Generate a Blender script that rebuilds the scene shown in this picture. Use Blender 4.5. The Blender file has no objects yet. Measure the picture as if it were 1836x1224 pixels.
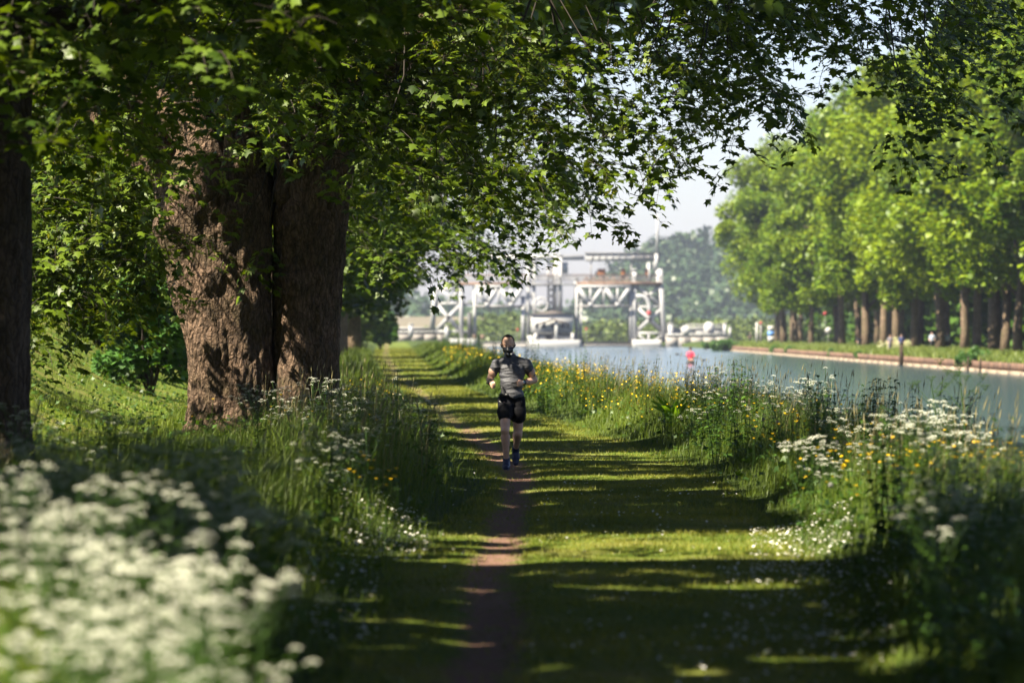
import bpy, bmesh, math, random
import numpy as np
from mathutils import Vector, Matrix, noise as mnoise
random.seed(7)
rng = np.random.default_rng(7)
S = bpy.context.scene
COL = S.collection
PI = math.pi

# ------------------------------------------------------------------ camera, world, sun, exposure
F = 6885.0                     # focal length in photo pixels (135 mm on a 36 mm sensor, 1836 px wide)
CAMZ = 1.73
cam_d = bpy.data.cameras.new('camera')
cam_d.lens = 135; cam_d.sensor_width = 36; cam_d.clip_start = 0.5; cam_d.clip_end = 20000
cam_d.dof.use_dof = True; cam_d.dof.focus_distance = 53.5; cam_d.dof.aperture_fstop = 2.5
cam = bpy.data.objects.new('camera', cam_d); COL.objects.link(cam)
cam.location = (0, 0, CAMZ); cam.rotation_euler = (math.radians(90 - 0.133), 0, 0)
S.camera = cam

SUN_EL = math.radians(50)
SUN_DIR = np.array([-0.80 * math.cos(SUN_EL), -0.60 * math.cos(SUN_EL), math.sin(SUN_EL)])   # towards the sun
SUN_DIR /= np.linalg.norm(SUN_DIR)
w = bpy.data.worlds.new('World'); S.world = w; w.use_nodes = True
wn = w.node_tree; wn.nodes.clear()
sky = wn.nodes.new('ShaderNodeTexSky'); sky.sky_type = 'NISHITA'; sky.sun_disc = False
sky.sun_elevation = SUN_EL
sky.sun_rotation = math.atan2(SUN_DIR[0], SUN_DIR[1])
sky.air_density = 1.0; sky.dust_density = 0.7; sky.ozone_density = 2.2
bg = wn.nodes.new('ShaderNodeBackground'); bg.inputs['Strength'].default_value = 0.05
wo = wn.nodes.new('ShaderNodeOutputWorld')
tint = wn.nodes.new('ShaderNodeMix'); tint.data_type = 'RGBA'; tint.blend_type = 'MULTIPLY'; tint.inputs[0].default_value = 1; tint.inputs[7].default_value = (0.95, 0.885, 0.97, 1)
wn.links.new(sky.outputs[0], tint.inputs[6]); wn.links.new(tint.outputs[2], bg.inputs[0]); wn.links.new(bg.outputs[0], wo.inputs[0])
sl = bpy.data.lights.new('sun', 'SUN'); sl.energy = 5.0; sl.angle = math.radians(0.53); sl.color = (1.0, 0.90, 0.70)
so = bpy.data.objects.new('sun', sl); COL.objects.link(so)
so.rotation_euler = Vector(-SUN_DIR).to_track_quat('-Z', 'Y').to_euler()
S.view_settings.view_transform = 'Standard'; S.view_settings.look = 'None'
S.view_settings.exposure = 2.05; S.view_settings.gamma = 1.0; S.view_settings.use_curve_mapping = False
S.render.engine = 'CYCLES'
cy = S.cycles
cy.max_bounces = 6; cy.diffuse_bounces = 1; cy.glossy_bounces = 2; cy.transmission_bounces = 3
cy.transparent_max_bounces = 4; cy.volume_bounces = 0
cy.use_denoising = True; cy.sample_clamp_indirect = 4.0; cy.caustics_reflective = False; cy.caustics_refractive = False

# ------------------------------------------------------------------ helpers
def link(o, parent=None):
    COL.objects.link(o)
    if parent is not None: o.parent = parent
    return o
def tag(o, label=None, cat=None, group=None, kind=None):
    if label: o['label'] = label
    if cat: o['category'] = cat
    if group: o['group'] = group
    if kind: o['kind'] = kind
    return o
def empty(name, loc=(0, 0, 0), rz=0.0, label=None, cat=None, group=None, parent=None):
    o = bpy.data.objects.new(name, None); o.empty_display_size = 0.2
    link(o, parent); o.location = loc; o.rotation_euler = (0, 0, rz)
    return tag(o, label, cat, group)
def np_mesh(name, V, T, mats, var=None, mi=None, smooth=False):
    """triangle mesh from arrays"""
    me = bpy.data.meshes.new(name)
    V = np.ascontiguousarray(V, dtype=np.float32); T = np.ascontiguousarray(T, dtype=np.int32)
    me.vertices.add(len(V)); me.vertices.foreach_set('co', V.ravel())
    me.loops.add(T.size); me.loops.foreach_set('vertex_index', T.ravel())
    me.polygons.add(len(T))
    me.polygons.foreach_set('loop_start', np.arange(0, T.size, T.shape[1], dtype=np.int32))
    if mi is not None: me.polygons.foreach_set('material_index', np.ascontiguousarray(mi, dtype=np.int32))
    if smooth: me.polygons.foreach_set('use_smooth', np.ones(len(T), dtype=bool))
    if var is not None:
        a = me.attributes.new('var', 'FLOAT', 'POINT'); a.data.foreach_set('value', np.ascontiguousarray(var, dtype=np.float32))
    for m in (mats if isinstance(mats, (list, tuple)) else [mats]): me.materials.append(m)
    me.update(calc_edges=True)
    return me
def obj(name, me, parent=None, loc=None):
    o = bpy.data.objects.new(name, me); link(o, parent)
    if loc is not None: o.location = loc
    return o
class Geo:
    """collects pieces of geometry for one mesh"""
    def __init__(s): s.V = []; s.T = []; s.M = []; s.A = []; s.n = 0
    def add(s, V, T, m=0, var=0.5):
        V = np.asarray(V, float); T = np.asarray(T, int)
        s.V.append(V); s.T.append(T + s.n); s.M.append(np.full(len(T), m) if np.isscalar(m) else m)
        s.A.append(np.full(len(V), var) if np.isscalar(var) else var); s.n += len(V)
    def mesh(s, name, mats, smooth=False):
        return np_mesh(name, np.concatenate(s.V), np.concatenate(s.T), mats, np.concatenate(s.A), np.concatenate(s.M), smooth)
    def arr(s): return np.concatenate(s.V), np.concatenate(s.T), np.concatenate(s.M)
def quads(q):
    q = np.asarray(q); return np.concatenate([q[:, [0, 1, 2]], q[:, [0, 2, 3]]])
def frame_of(d):
    d = d / (np.linalg.norm(d) + 1e-9)
    a = np.array([0, 0, 1.0]) if abs(d[2]) < 0.9 else np.array([1.0, 0, 0])
    u = np.cross(d, a); u /= np.linalg.norm(u); v = np.cross(d, u)
    return u, v
def tube(pts, rad, seg=6, cap=True):
    pts = np.asarray(pts, float); n = len(pts); rad = np.broadcast_to(np.asarray(rad, float), (n,))
    V = []; ang = np.arange(seg) / seg * 2 * PI
    u = None
    for i in range(n):
        d = pts[min(i + 1, n - 1)] - pts[max(i - 1, 0)]
        if u is None: u, v = frame_of(d)
        else:
            d = d / (np.linalg.norm(d) + 1e-9); u = u - d * np.dot(u, d); u /= np.linalg.norm(u) + 1e-9; v = np.cross(d, u)
        V.append(pts[i] + rad[i] * (np.outer(np.cos(ang), u) + np.outer(np.sin(ang), v)))
    V = np.concatenate(V); q = []
    for i in range(n - 1):
        a = i * seg + np.arange(seg); b = i * seg + (np.arange(seg) + 1) % seg
        q.append(np.stack([a, b, b + seg, a + seg], 1))
    T = quads(np.concatenate(q))
    if cap:
        c = len(V); V = np.vstack([V, pts[0], pts[-1]])
        k = np.arange(seg); k2 = (k + 1) % seg
        T = np.vstack([T, np.stack([np.full(seg, c), k2, k], 1), np.stack([np.full(seg, c + 1), (n - 1) * seg + k, (n - 1) * seg + k2], 1)])
    return V, T
BOXT = quads(np.array([[0, 3, 2, 1], [4, 5, 6, 7], [0, 1, 5, 4], [1, 2, 6, 5], [2, 3, 7, 6], [3, 0, 4, 7]]))
def box(x0, x1, y0, y1, z0, z1):
    return np.array([[x0, y0, z0], [x1, y0, z0], [x1, y1, z0], [x0, y1, z0], [x0, y0, z1], [x1, y0, z1], [x1, y1, z1], [x0, y1, z1]]), BOXT
def beam(p, q, wx, wy):
    """rectangular bar from p to q lying in a vertical x-z plane; wx in plane, wy in depth"""
    p = np.array(p, float); q = np.array(q, float); d = (q - p) / np.linalg.norm(q - p)
    v = np.array([0, 1.0, 0]); v = v - d * np.dot(v, d)
    if np.linalg.norm(v) < 0.1: v = np.array([0, 0, 1.0])
    v /= np.linalg.norm(v); u = np.cross(d, v)
    V = []
    for c in (p, q):
        for a, b in ((-1, -1), (1, -1), (1, 1), (-1, 1)): V.append(c + u * wx / 2 * a + v * wy / 2 * b)
    return np.array(V), BOXT
def ico(sub=1):
    bm = bmesh.new(); bmesh.ops.create_icosphere(bm, subdivisions=sub, radius=1.0)
    V = np.array([v.co[:] for v in bm.verts]); T = np.array([[v.index for v in f.verts] for f in bm.faces]); bm.free()
    return V, T
def rotz(a):
    a = np.asarray(a, float); c, s = np.cos(a), np.sin(a); z = np.zeros_like(a); o = np.ones_like(a)
    return np.stack([np.stack([c, -s, z], -1), np.stack([s, c, z], -1), np.stack([z, z, o], -1)], -2)
def rotx(a):
    a = np.asarray(a, float); c, s = np.cos(a), np.sin(a); z = np.zeros_like(a); o = np.ones_like(a)
    return np.stack([np.stack([o, z, z], -1), np.stack([z, c, -s], -1), np.stack([z, s, c], -1)], -2)
def roty(a):
    a = np.asarray(a, float); c, s = np.cos(a), np.sin(a); z = np.zeros_like(a); o = np.ones_like(a)
    return np.stack([np.stack([c, z, s], -1), np.stack([z, o, z], -1), np.stack([-s, z, c], -1)], -2)
def scatter(g, tv, tt, P, R, sc, var, m=0):
    """merge copies of a template into Geo g. m: scalar or per-template-triangle array"""
    N = len(P)
    if N == 0: return
    sc = np.broadcast_to(np.asarray(sc, float), (N,))
    V = np.einsum('nij,kj->nki', R, tv) * sc[:, None, None] + P[:, None, :]
    T = tt[None] + (np.arange(N) * len(tv))[:, None, None]
    mm = m if np.isscalar(m) else np.tile(m, N)
    g.add(V.reshape(-1, 3), T.reshape(-1, 3), mm, np.repeat(var, len(tv)))
def smooth01(t): t = np.clip(t, 0, 1); return t * t * (3 - 2 * t)
_g = np.random.default_rng(3).random((256, 256))
def vnoise(x, y, s=1.0):
    """cheap tiling value noise 0..1"""
    x = np.asarray(x, float) * s + 100.3; y = np.asarray(y, float) * s + 57.1
    xi = np.floor(x).astype(int); yi = np.floor(y).astype(int); fx = x - xi; fy = y - yi
    fx = fx * fx * (3 - 2 * fx); fy = fy * fy * (3 - 2 * fy)
    a = _g[xi & 255, yi & 255]; b = _g[(xi + 1) & 255, yi & 255]; c = _g[xi & 255, (yi + 1) & 255]; d = _g[(xi + 1) & 255, (yi + 1) & 255]
    return (a * (1 - fx) + b * fx) * (1 - fy) + (c * (1 - fx) + d * fx) * fy

# ------------------------------------------------------------------ materials
def new_mat(name):
    m = bpy.data.materials.new(name); m.use_nodes = True
    nt = m.node_tree; b = nt.nodes['Principled BSDF']
    return m, nt, b
def rgb(c): return (c[0], c[1], c[2], 1.0)
def noise_node(nt, scale, detail=4, rough=0.6, coord='Object', stretch=None):
    tc = nt.nodes.new('ShaderNodeTexCoord'); n = nt.nodes.new('ShaderNodeTexNoise')
    n.inputs['Scale'].default_value = scale; n.inputs['Detail'].default_value = detail; n.inputs['Roughness'].default_value = rough
    src = tc.outputs[coord]
    if stretch:
        mp = nt.nodes.new('ShaderNodeMapping'); mp.inputs['Scale'].default_value = stretch
        nt.links.new(src, mp.inputs[0]); src = mp.outputs[0]
    nt.links.new(src, n.inputs['Vector'])
    return n
def ramp(nt, fac, stops):
    r = nt.nodes.new('ShaderNodeValToRGB'); e = r.color_ramp.elements
    e[0].position, e[0].color = stops[0][0], rgb(stops[0][1]); e[1].position, e[1].color = stops[-1][0], rgb(stops[-1][1])
    for p, c in stops[1:-1]:
        k = e.new(p); k.color = rgb(c)
    nt.links.new(fac, r.inputs[0]); return r
def mat_plain(name, c, rough=0.6, metal=0.0, var=0.25, scale=8.0, bump=0.0, spec=0.5):
    m, nt, b = new_mat(name)
    n = noise_node(nt, scale)
    r = ramp(nt, n.outputs[0], [(0.3, tuple(x * (1 - var) for x in c)), (0.7, tuple(min(1, x * (1 + var)) for x in c))])
    nt.links.new(r.outputs[0], b.inputs['Base Color'])
    b.inputs['Roughness'].default_value = rough; b.inputs['Metallic'].default_value = metal
    b.inputs['Specular IOR Level'].default_value = spec
    if bump:
        bp = nt.nodes.new('ShaderNodeBump'); bp.inputs['Strength'].default_value = bump; bp.inputs['Distance'].default_value = 0.02
        nt.links.new(n.outputs[0], bp.inputs['Height']); nt.links.new(bp.outputs[0], b.inputs['Normal'])
    return m
def mat_leaf(name, c0, c1, tr=0.4, trc=None, rough=0.45, spec=0.35, objrand=False):
    """leaf: principled mixed with translucency; colour between c0 and c1 by the 'var' attribute"""
    m, nt, b = new_mat(name)
    a = nt.nodes.new('ShaderNodeAttribute'); a.attribute_name = 'var'
    src = a.outputs['Fac']
    if objrand:
        oi = nt.nodes.new('ShaderNodeObjectInfo'); ad = nt.nodes.new('ShaderNodeMath'); ad.operation = 'MULTIPLY_ADD'
        nt.links.new(oi.outputs['Random'], ad.inputs[0]); ad.inputs[1].default_value = 0.5; nt.links.new(src, ad.inputs[2])
        sb = nt.nodes.new('ShaderNodeMath'); sb.operation = 'SUBTRACT'; nt.links.new(ad.outputs[0], sb.inputs[0]); sb.inputs[1].default_value = 0.25
        src = sb.outputs[0]
    r = ramp(nt, src, [(0.0, c0), (1.0, c1)])
    nt.links.new(r.outputs[0], b.inputs['Base Color'])
    b.inputs['Roughness'].default_value = rough; b.inputs['Specular IOR Level'].default_value = spec
    t = nt.nodes.new('ShaderNodeBsdfTranslucent')
    k = trc or (1.5, 1.35, 0.35)
    r2 = ramp(nt, src, [(0.0, tuple(min(1, x * y) for x, y in zip(c0, k))), (1.0, tuple(min(1, x * y) for x, y in zip(c1, k)))])
    nt.links.new(r2.outputs[0], t.inputs[0])
    mx = nt.nodes.new('ShaderNodeMixShader'); mx.inputs[0].default_value = tr
    out = nt.nodes['Material Output']
    nt.links.new(b.outputs[0], mx.inputs[1]); nt.links.new(t.outputs[0], mx.inputs[2]); nt.links.new(mx.outputs[0], out.inputs[0])
    return m
def mat_bark(name, c0, c1, c2, sc=1.0):
    m, nt, b = new_mat(name)
    n1 = noise_node(nt, 16 * sc, 8, 0.7, stretch=(1, 1, 0.35))
    n2 = noise_node(nt, 1.6 * sc, 5, 0.6)
    tc = nt.nodes.new('ShaderNodeTexCoord'); mp = nt.nodes.new('ShaderNodeMapping'); mp.inputs['Scale'].default_value = (1, 1, 0.42)
    vo = nt.nodes.new('ShaderNodeTexVoronoi'); vo.feature = 'DISTANCE_TO_EDGE'; vo.inputs['Scale'].default_value = 15 * sc
    n3 = noise_node(nt, 5 * sc, 3)
    mxv = nt.nodes.new('ShaderNodeMix'); mxv.data_type = 'VECTOR'; mxv.inputs[0].default_value = 0.12
    nt.links.new(tc.outputs['Object'], mp.inputs[0]); nt.links.new(mp.outputs[0], mxv.inputs[4]); nt.links.new(n3.outputs[1], mxv.inputs[5])
    nt.links.new(mxv.outputs[1], vo.inputs['Vector'])
    r1 = ramp(nt, n1.outputs[0], [(0.32, c0), (0.55, c1), (0.78, c2)])
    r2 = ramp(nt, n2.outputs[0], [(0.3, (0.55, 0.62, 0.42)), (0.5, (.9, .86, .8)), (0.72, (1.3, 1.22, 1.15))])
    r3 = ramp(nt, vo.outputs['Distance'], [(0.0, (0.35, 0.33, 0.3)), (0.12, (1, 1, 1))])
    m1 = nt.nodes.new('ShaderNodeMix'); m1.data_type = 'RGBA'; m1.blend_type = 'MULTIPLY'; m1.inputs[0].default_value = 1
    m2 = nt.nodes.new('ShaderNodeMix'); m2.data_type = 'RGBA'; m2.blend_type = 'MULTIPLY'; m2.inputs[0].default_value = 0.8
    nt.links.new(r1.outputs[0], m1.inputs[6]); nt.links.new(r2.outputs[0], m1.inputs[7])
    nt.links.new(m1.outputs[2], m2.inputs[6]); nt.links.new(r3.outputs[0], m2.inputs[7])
    nt.links.new(m2.outputs[2], b.inputs['Base Color'])
    b.inputs['Roughness'].default_value = 0.85; b.inputs['Specular IOR Level'].default_value = 0.25
    ad = nt.nodes.new('ShaderNodeMath'); ad.operation = 'MULTIPLY_ADD'; ad.inputs[1].default_value = 1.6
    nt.links.new(vo.outputs['Distance'], ad.inputs[0]); nt.links.new(n1.outputs[0], ad.inputs[2])
    bp = nt.nodes.new('ShaderNodeBump'); bp.inputs['Strength'].default_value = 0.9; bp.inputs['Distance'].default_value = 0.06
    nt.links.new(ad.outputs[0], bp.inputs['Height']); nt.links.new(bp.outputs[0], b.inputs['Normal'])
    return m
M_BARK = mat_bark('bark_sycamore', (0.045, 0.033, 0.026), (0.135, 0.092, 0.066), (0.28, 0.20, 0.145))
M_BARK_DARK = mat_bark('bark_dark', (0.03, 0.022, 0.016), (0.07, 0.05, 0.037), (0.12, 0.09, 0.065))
M_BARK_FAR = mat_bark('bark_far', (0.10, 0.075, 0.055), (0.20, 0.15, 0.11), (0.28, 0.22, 0.16), 0.5)
M_TWIG = mat_plain('twig_bark', (0.022, 0.015, 0.010), 0.8)
M_LEAF = mat_leaf('sycamore_leaf', (0.018, 0.040, 0.003), (0.110, 0.165, 0.012), 0.36)
M_LEAF_C = mat_leaf('maple_leaf_coarse', (0.024, 0.050, 0.004), (0.100, 0.155, 0.012), 0.35)
M_RACEME = mat_leaf('raceme', (0.16, 0.20, 0.03), (0.26, 0.28, 0.05), 0.3)
M_LEAF_FAR = mat_leaf('far_leaf', (0.062, 0.125, 0.004), (0.205, 0.28, 0.010), 0.38, (1.4, 1.25, 0.3), objrand=True)
M_SHRUB = mat_leaf('shrub_leaf', (0.03, 0.085, 0.018), (0.09, 0.20, 0.04), 0.35)
M_GRASS = mat_leaf('grass_blade', (0.028, 0.060, 0.005), (0.145, 0.20, 0.018), 0.35, rough=0.5)
M_LAWN = mat_leaf('lawn_blade', (0.060, 0.092, 0.005), (0.27, 0.265, 0.04), 0.30, rough=0.55)
M_SEED = mat_leaf('grass_seed_head', (0.13, 0.12, 0.05), (0.30, 0.26, 0.13), 0.25)
M_HERB = mat_leaf('herb_leaf', (0.025, 0.06, 0.010), (0.07, 0.14, 0.022), 0.35)
M_WHITE_FL = mat_leaf('white_flower', (0.62, 0.64, 0.50), (0.80, 0.80, 0.70), 0.3, (1, 1, 1))
M_DAISY = mat_leaf('daisy_petal', (0.70, 0.70, 0.68), (0.82, 0.80, 0.78), 0.2, (1, 1, 1))
M_YELLOW = mat_leaf('buttercup', (0.75, 0.45, 0.01), (0.85, 0.62, 0.015), 0.2, (1, 1, 1))
M_CLOCK = mat_leaf('dandelion_down', (0.42, 0.42, 0.38), (0.6, 0.6, 0.55), 0.5, (1, 1, 1))

# ------------------------------------------------------------------ lie of the land
_py = [0, 15, 19, 29.5, 43.5, 50, 60, 68, 85, 114, 160, 271, 627, 900]
_L = [-0.95, -0.92, -0.9, -0.8, -0.18, -0.42, -0.85, -1.2, -1.95, -3.15, -5.2, -9.7, -22, -31]
_R = [1.7, 1.75, 1.85, 2.25, 2.35, 2.3, 1.8, 1.25, 0.25, -1.3, -3.1, -6.6, -17, -27]
_T = [-0.3, -0.2, -0.17, -0.12, 0.1, 0.0, -0.4, -0.8, -1.55, -2.75, -4.8, -8.9, -20.5, -30]
def pathL(y): return np.interp(y, _py, _L)
def pathR(y): return np.interp(y, _py, _R)
def track(y): return np.interp(y, _py, _T)
def canal_near(y): return np.interp(y, [-300, 50, 80, 110, 150, 300, 500, 760], [5.6, 5.6, 5.0, 3.3, 1.5, -2.5, -9.0, -13.5])
FAR_X = 33.0
WATER = -1.0
def height(x, y):
    x = np.asarray(x, float); y = np.asarray(y, float)
    L = pathL(y); R = pathR(y); C = canal_near(y)
    z = np.zeros(np.broadcast(x, y).shape) + (vnoise(x, y, 0.7) - 0.5) * 0.05
    z = z - 0.03 * np.exp(-((x - track(y)) / 0.22) ** 2)
    t = L - x
    z = z + np.where(t > 0, 0.16 * smooth01(t / 1.2) + (vnoise(x, y, 0.35) - 0.5) * 0.12 * smooth01(t), 0)
    z = z + np.where(t > 5, 2.3 * smooth01((t - 5.0) / 6.0), 0)
    s = x - R
    z = z + np.where(s > 0, 0.14 * smooth01(s / 1.0) + (vnoise(x, y, 0.4) - 0.5) * 0.1 * smooth01(s), 0)
    inch = (y < 757) & (x > C - 1.0)
    zc = z * (1 - smooth01((x - C + 1.0) / 1.4)) - 2.4 * smooth01((x - C + 1.0) / 1.4)
    z = np.where(inch & (x < FAR_X), zc, z)
    zf = -0.35 + 0.35 * smooth01((x - FAR_X) / 2.5) + (vnoise(x, y, 0.2) - 0.5) * 0.12 + 0.25 * smooth01((x - 38) / 10)
    z = np.where(x >= FAR_X, zf, z)
    z = np.where(y >= 757, -0.8, z)
    return z

# light pattern carved into the crowns, in ground coordinates along the sun's rays
CX = -SUN_DIR[0] / SUN_DIR[2]; CY = -SUN_DIR[1] / SUN_DIR[2]
def ray_uv(P): return P[:, 0] + CX * P[:, 2], P[:, 1] + CY * P[:, 2]
CARVED_GAPS = [  # v0, v1, u0, u1, strength, pattern (0 clear, 1 streaks across the path, 2 blotches): openings carved into the crowns to shape the sunlight
    (29.0, 33.2, -2.0, 3.0, 1.0, 1), (29.0, 38.0, 2.5, 8.0, 1.0, 0), (31.0, 36.0, -3.8, -0.9, 0.95, 2),
    (8.5, 18.4, -7.0, -0.05, 1.0, 0), (17.6, 18.6, 2.4, 4.0, 0.5, 0), (20.4, 20.8, 0.2, 1.4, 0.5, 0), (23.4, 23.8, .2, 1.6, 0.45, 0), (25.8, 26.1, 0.4, 1.3, 0.45, 0),
    (36.5, 37.1, -1, 3, 0.6, 1), (38.6, 39.3, -1, 3, 0.85, 1), (41.8, 42.7, -1, 3, 0.95, 1), (45.2, 46.3, -1, 3, 1, 1), (47.2, 48.2, -1.2, 2.4, 0.8, 0), (48.9, 50.6, -0.9, 2.0, .85, 2), (19, 28.6, -1.5, 3.2, .9, 4),
    (52.6, 53.7, -2, 3, 1, 1), (55.0, 57.6, -1.2, 4.6, 1.0, 3), (61, 63.2, -3, 1, 1, 0), (67, 70, -3, 1, 1, 0), (75, 82, -4, 2, 1, 1),
    (38, 62, 2.3, 6.4, 1.0, 2), (59, 114, 0.6, 7, 1.0, 3), (40, 53, -5.4, -1.4, 1.0, 2), (50.4, 55.2, 0.6, 4.8, 1.0, 1), (64, 108, -18, -4.6, 1.0, 0), (86, 93, -6, 3, 1, 0),
    (46.0, 62.5, -10.5, -3.4, 1.0, 0), (55.5, 61.5, -3.9, -1.0, 1.0, 3), (102, 124, -9, 6, 1.0, 0),
]
def lit(u, v):
    u = u + (vnoise(u, v, 1.3) - 0.5) * 0.5; v = v + (vnoise(v, u, 0.6) - 0.5) * 0.7
    o = np.zeros(len(u)); streak = np.clip((vnoise(u, v * 3.2, .55) - .14) * 6, 0, 1); blot = np.clip((vnoise(u, v, 1.15) - .42) * 7, 0, 1); fleck = np.clip((vnoise(u, v * 2.6, .8) - .66) * 8, 0, 1); some = np.clip((vnoise(u, v, .8) - .22) * 6, 0, 1)
    for v0, v1, u0, u1, s, pat in CARVED_GAPS:
        k = np.minimum(smooth01((u - u0) / 0.4 + .5) * smooth01((u1 - u) / 0.4 + .5), smooth01((v - v0) / 0.22 + .5) * smooth01((v1 - v) / 0.22 + .5))
        k = k * (1.0, streak, blot, some, fleck)[pat]
        o = np.maximum(o, s * k)
    return o

# ------------------------------------------------------------------ ground, water, far bank, hills
def ground():
    xs = np.concatenate([[-2600, -1200, -600, -300, -150, -80, -50, -30, -24], np.arange(-20, 8, 0.2), [8.5, 10, 15, 25, 32.98, 33.0, 33.6, 34.3, 35, 36, 37.5, 40, 44, 50, 60, 80, 120, 200, 400, 900, 2600]])
    ys = np.concatenate([[-300, -100, -30, 0], np.arange(8, 130, 0.5), np.arange(130, 740, 6), [745, 756.9, 757.1, 850, 1000, 1500, 2500, 4200]])
    X, Y = np.meshgrid(xs, ys); Z = height(X, Y)
    nx, ny = len(xs), len(ys)
    V = np.stack([X.ravel(), Y.ravel(), Z.ravel()], 1)
    i, j = np.meshgrid(np.arange(nx - 1), np.arange(ny - 1)); a = (j * nx + i).ravel()
    T = quads(np.stack([a, a + 1, a + 1 + nx, a + nx], 1))
    L = pathL(Y); R = pathR(Y)
    mown = smooth01((X - L) / 0.25 + .5) * smooth01((R - X) / 0.25 + .5) * (Y < 700)
    wob = (vnoise(Y, 0 * Y, 0.35) - 0.5) * 0.12
    wd = np.interp(Y, [0, 25, 40, 60, 200, 700], [0.21, 0.2, 0.19, 0.24, 0.4, 0.6])
    trk = .92 * np.exp(-np.abs((X - track(Y) - wob * 1.6) / (wd * 1.1)) ** 2.4)
    trk = trk * np.interp(Y, [0, 56, 66, 80, 700], [1, 1, .78, .62, .6])
    trk = np.maximum(trk, 0.8 * np.exp(-((X - 0.85) / 0.35) ** 2 - ((Y - 56.5) / 0.9) ** 2))
    mown = np.maximum(mown, 1.0 * smooth01((L - X - 4.2) / .8))  # mound takes the paler lawn colour too, painted to look sunlit
    m, nt, b = new_mat('ground_grass_soil')
    def att(n):
        a_ = nt.nodes.new('ShaderNodeAttribute'); a_.attribute_name = n; return a_.outputs['Fac']
    n1 = noise_node(nt, 5.0, 6, 0.7); n2 = noise_node(nt, 0.8, 4); n3 = noise_node(nt, 40, 4, 0.7)
    soil = ramp(nt, n1.outputs[0], [(0.3, (0.025, 0.04, 0.010)), (0.7, (0.06, 0.085, 0.02))])
    lawn = ramp(nt, n2.outputs[0], [(0.3, (0.045, 0.08, 0.008)), (0.5, (0.085, 0.12, 0.016)), (0.68, (0.17, 0.155, 0.05))])
    dirt = ramp(nt, n3.outputs[0], [(0.3, (0.095, 0.052, 0.038)), (0.7, (0.24, 0.145, 0.11))])
    mx = nt.nodes.new('ShaderNodeMix'); mx.data_type = 'RGBA'
    nt.links.new(att('mown'), mx.inputs[0]); nt.links.new(soil.outputs[0], mx.inputs[6]); nt.links.new(lawn.outputs[0], mx.inputs[7])
    # noisy track edge
    ma = nt.nodes.new('ShaderNodeMath'); ma.operation = 'MULTIPLY_ADD'; ma.inputs[1].default_value = 1.9; ma.inputs[2].default_value = -0.95
    nt.links.new(n1.outputs[0], ma.inputs[0])
    mb = nt.nodes.new('ShaderNodeMath'); mb.operation = 'ADD'; nt.links.new(ma.outputs[0], mb.inputs[0]); nt.links.new(att('track'), mb.inputs[1])
    mr = nt.nodes.new('ShaderNodeMapRange'); mr.inputs[1].default_value = 0.38; mr.inputs[2].default_value = 0.72; nt.links.new(mb.outputs[0], mr.inputs[0])
    mx2 = nt.nodes.new('ShaderNodeMix'); mx2.data_type = 'RGBA'
    nt.links.new(mr.outputs[0], mx2.inputs[0]); nt.links.new(mx.outputs[2], mx2.inputs[6]); nt.links.new(dirt.outputs[0], mx2.inputs[7])
    nt.links.new(mx2.outputs[2], b.inputs['Base Color']); b.inputs['Roughness'].default_value = 0.95; b.inputs['Specular IOR Level'].default_value = 0.1
    bp = nt.nodes.new('ShaderNodeBump'); bp.inputs['Strength'].default_value = 0.8; bp.inputs['Distance'].default_value = 0.02
    nt.links.new(n3.outputs[0], bp.inputs['Height']); nt.links.new(bp.outputs[0], b.inputs['Normal'])
    me = np_mesh('ground', V, T, m, smooth=True)
    for nme, arr in (('mown', mown), ('track', trk)):
        a_ = me.attributes.new(nme, 'FLOAT', 'POINT'); a_.data.foreach_set('value', arr.ravel().astype(np.float32))
    o = obj('ground', me); o['kind'] = 'structure'
    # water
    m, nt, b = new_mat('canal_water')
    b.inputs['Base Color'].default_value = (0.045, 0.075, 0.09, 1); b.inputs['Roughness'].default_value = 0.15
    b.inputs['IOR'].default_value = 1.33
    n = noise_node(nt, 1.3, 3, 0.5, stretch=(1.6, 0.25, 1)); n2 = noise_node(nt, 0.05, 3, 0.5, stretch=(1, 0.6, 1))
    mu = nt.nodes.new('ShaderNodeMath'); mu.operation = 'MULTIPLY'; nt.links.new(n.outputs[0], mu.inputs[0]); nt.links.new(n2.outputs[0], mu.inputs[1])
    bp = nt.nodes.new('ShaderNodeBump'); bp.inputs['Strength'].default_value = 0.6; bp.inputs['Distance'].default_value = 0.12
    nt.links.new(mu.outputs[0], bp.inputs['Height']); nt.links.new(bp.outputs[0], b.inputs['Normal'])
    ys = np.array([-290, 50, 80, 110, 150, 300, 500, 756]); V = []
    for y in ys: V += [[canal_near(y) - 0.75, y, WATER], [FAR_X - 0.02, y, WATER]]
    q = [[2 * i, 2 * i + 1, 2 * i + 3, 2 * i + 2] for i in range(len(ys) - 1)]
    o = obj('canal_water', np_mesh('canal_water', V, quads(q), m)); o['kind'] = 'structure'
    # far bank edging: red-brown sheet piling above a pale waterline beam
    mp = mat_plain('sheet_piling', (0.12, 0.068, 0.045), 0.8, var=0.45, scale=0.5)
    mc = mat_plain('waterline_beam', (0.27, 0.21, 0.15), 0.8, var=0.25, scale=0.7)
    g = Geo(); k = 0
    for y in np.arange(90, 600, 0.8):
        dx = 0.06 if k % 2 else 0.0; k += 1
        g.add(*box(FAR_X - 0.25 - dx, FAR_X - 0.05, y, y + 0.8, -0.78, -0.30 + 0.05 * random.random()), m=0)
    o = obj('sheet_piling', g.mesh('sheet_piling', [mp])); o['kind'] = 'structure'
    g = Geo()
    for y in range(90, 600, 6): g.add(*box(FAR_X - 0.5, FAR_X - 0.06, y + .02, y + 5.98, -1.2, -0.78 - 0.03 * random.random()))
    o = obj('waterline_beam', g.mesh('waterline_beam', [mc])); o['kind'] = 'structure'
ground()

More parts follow.
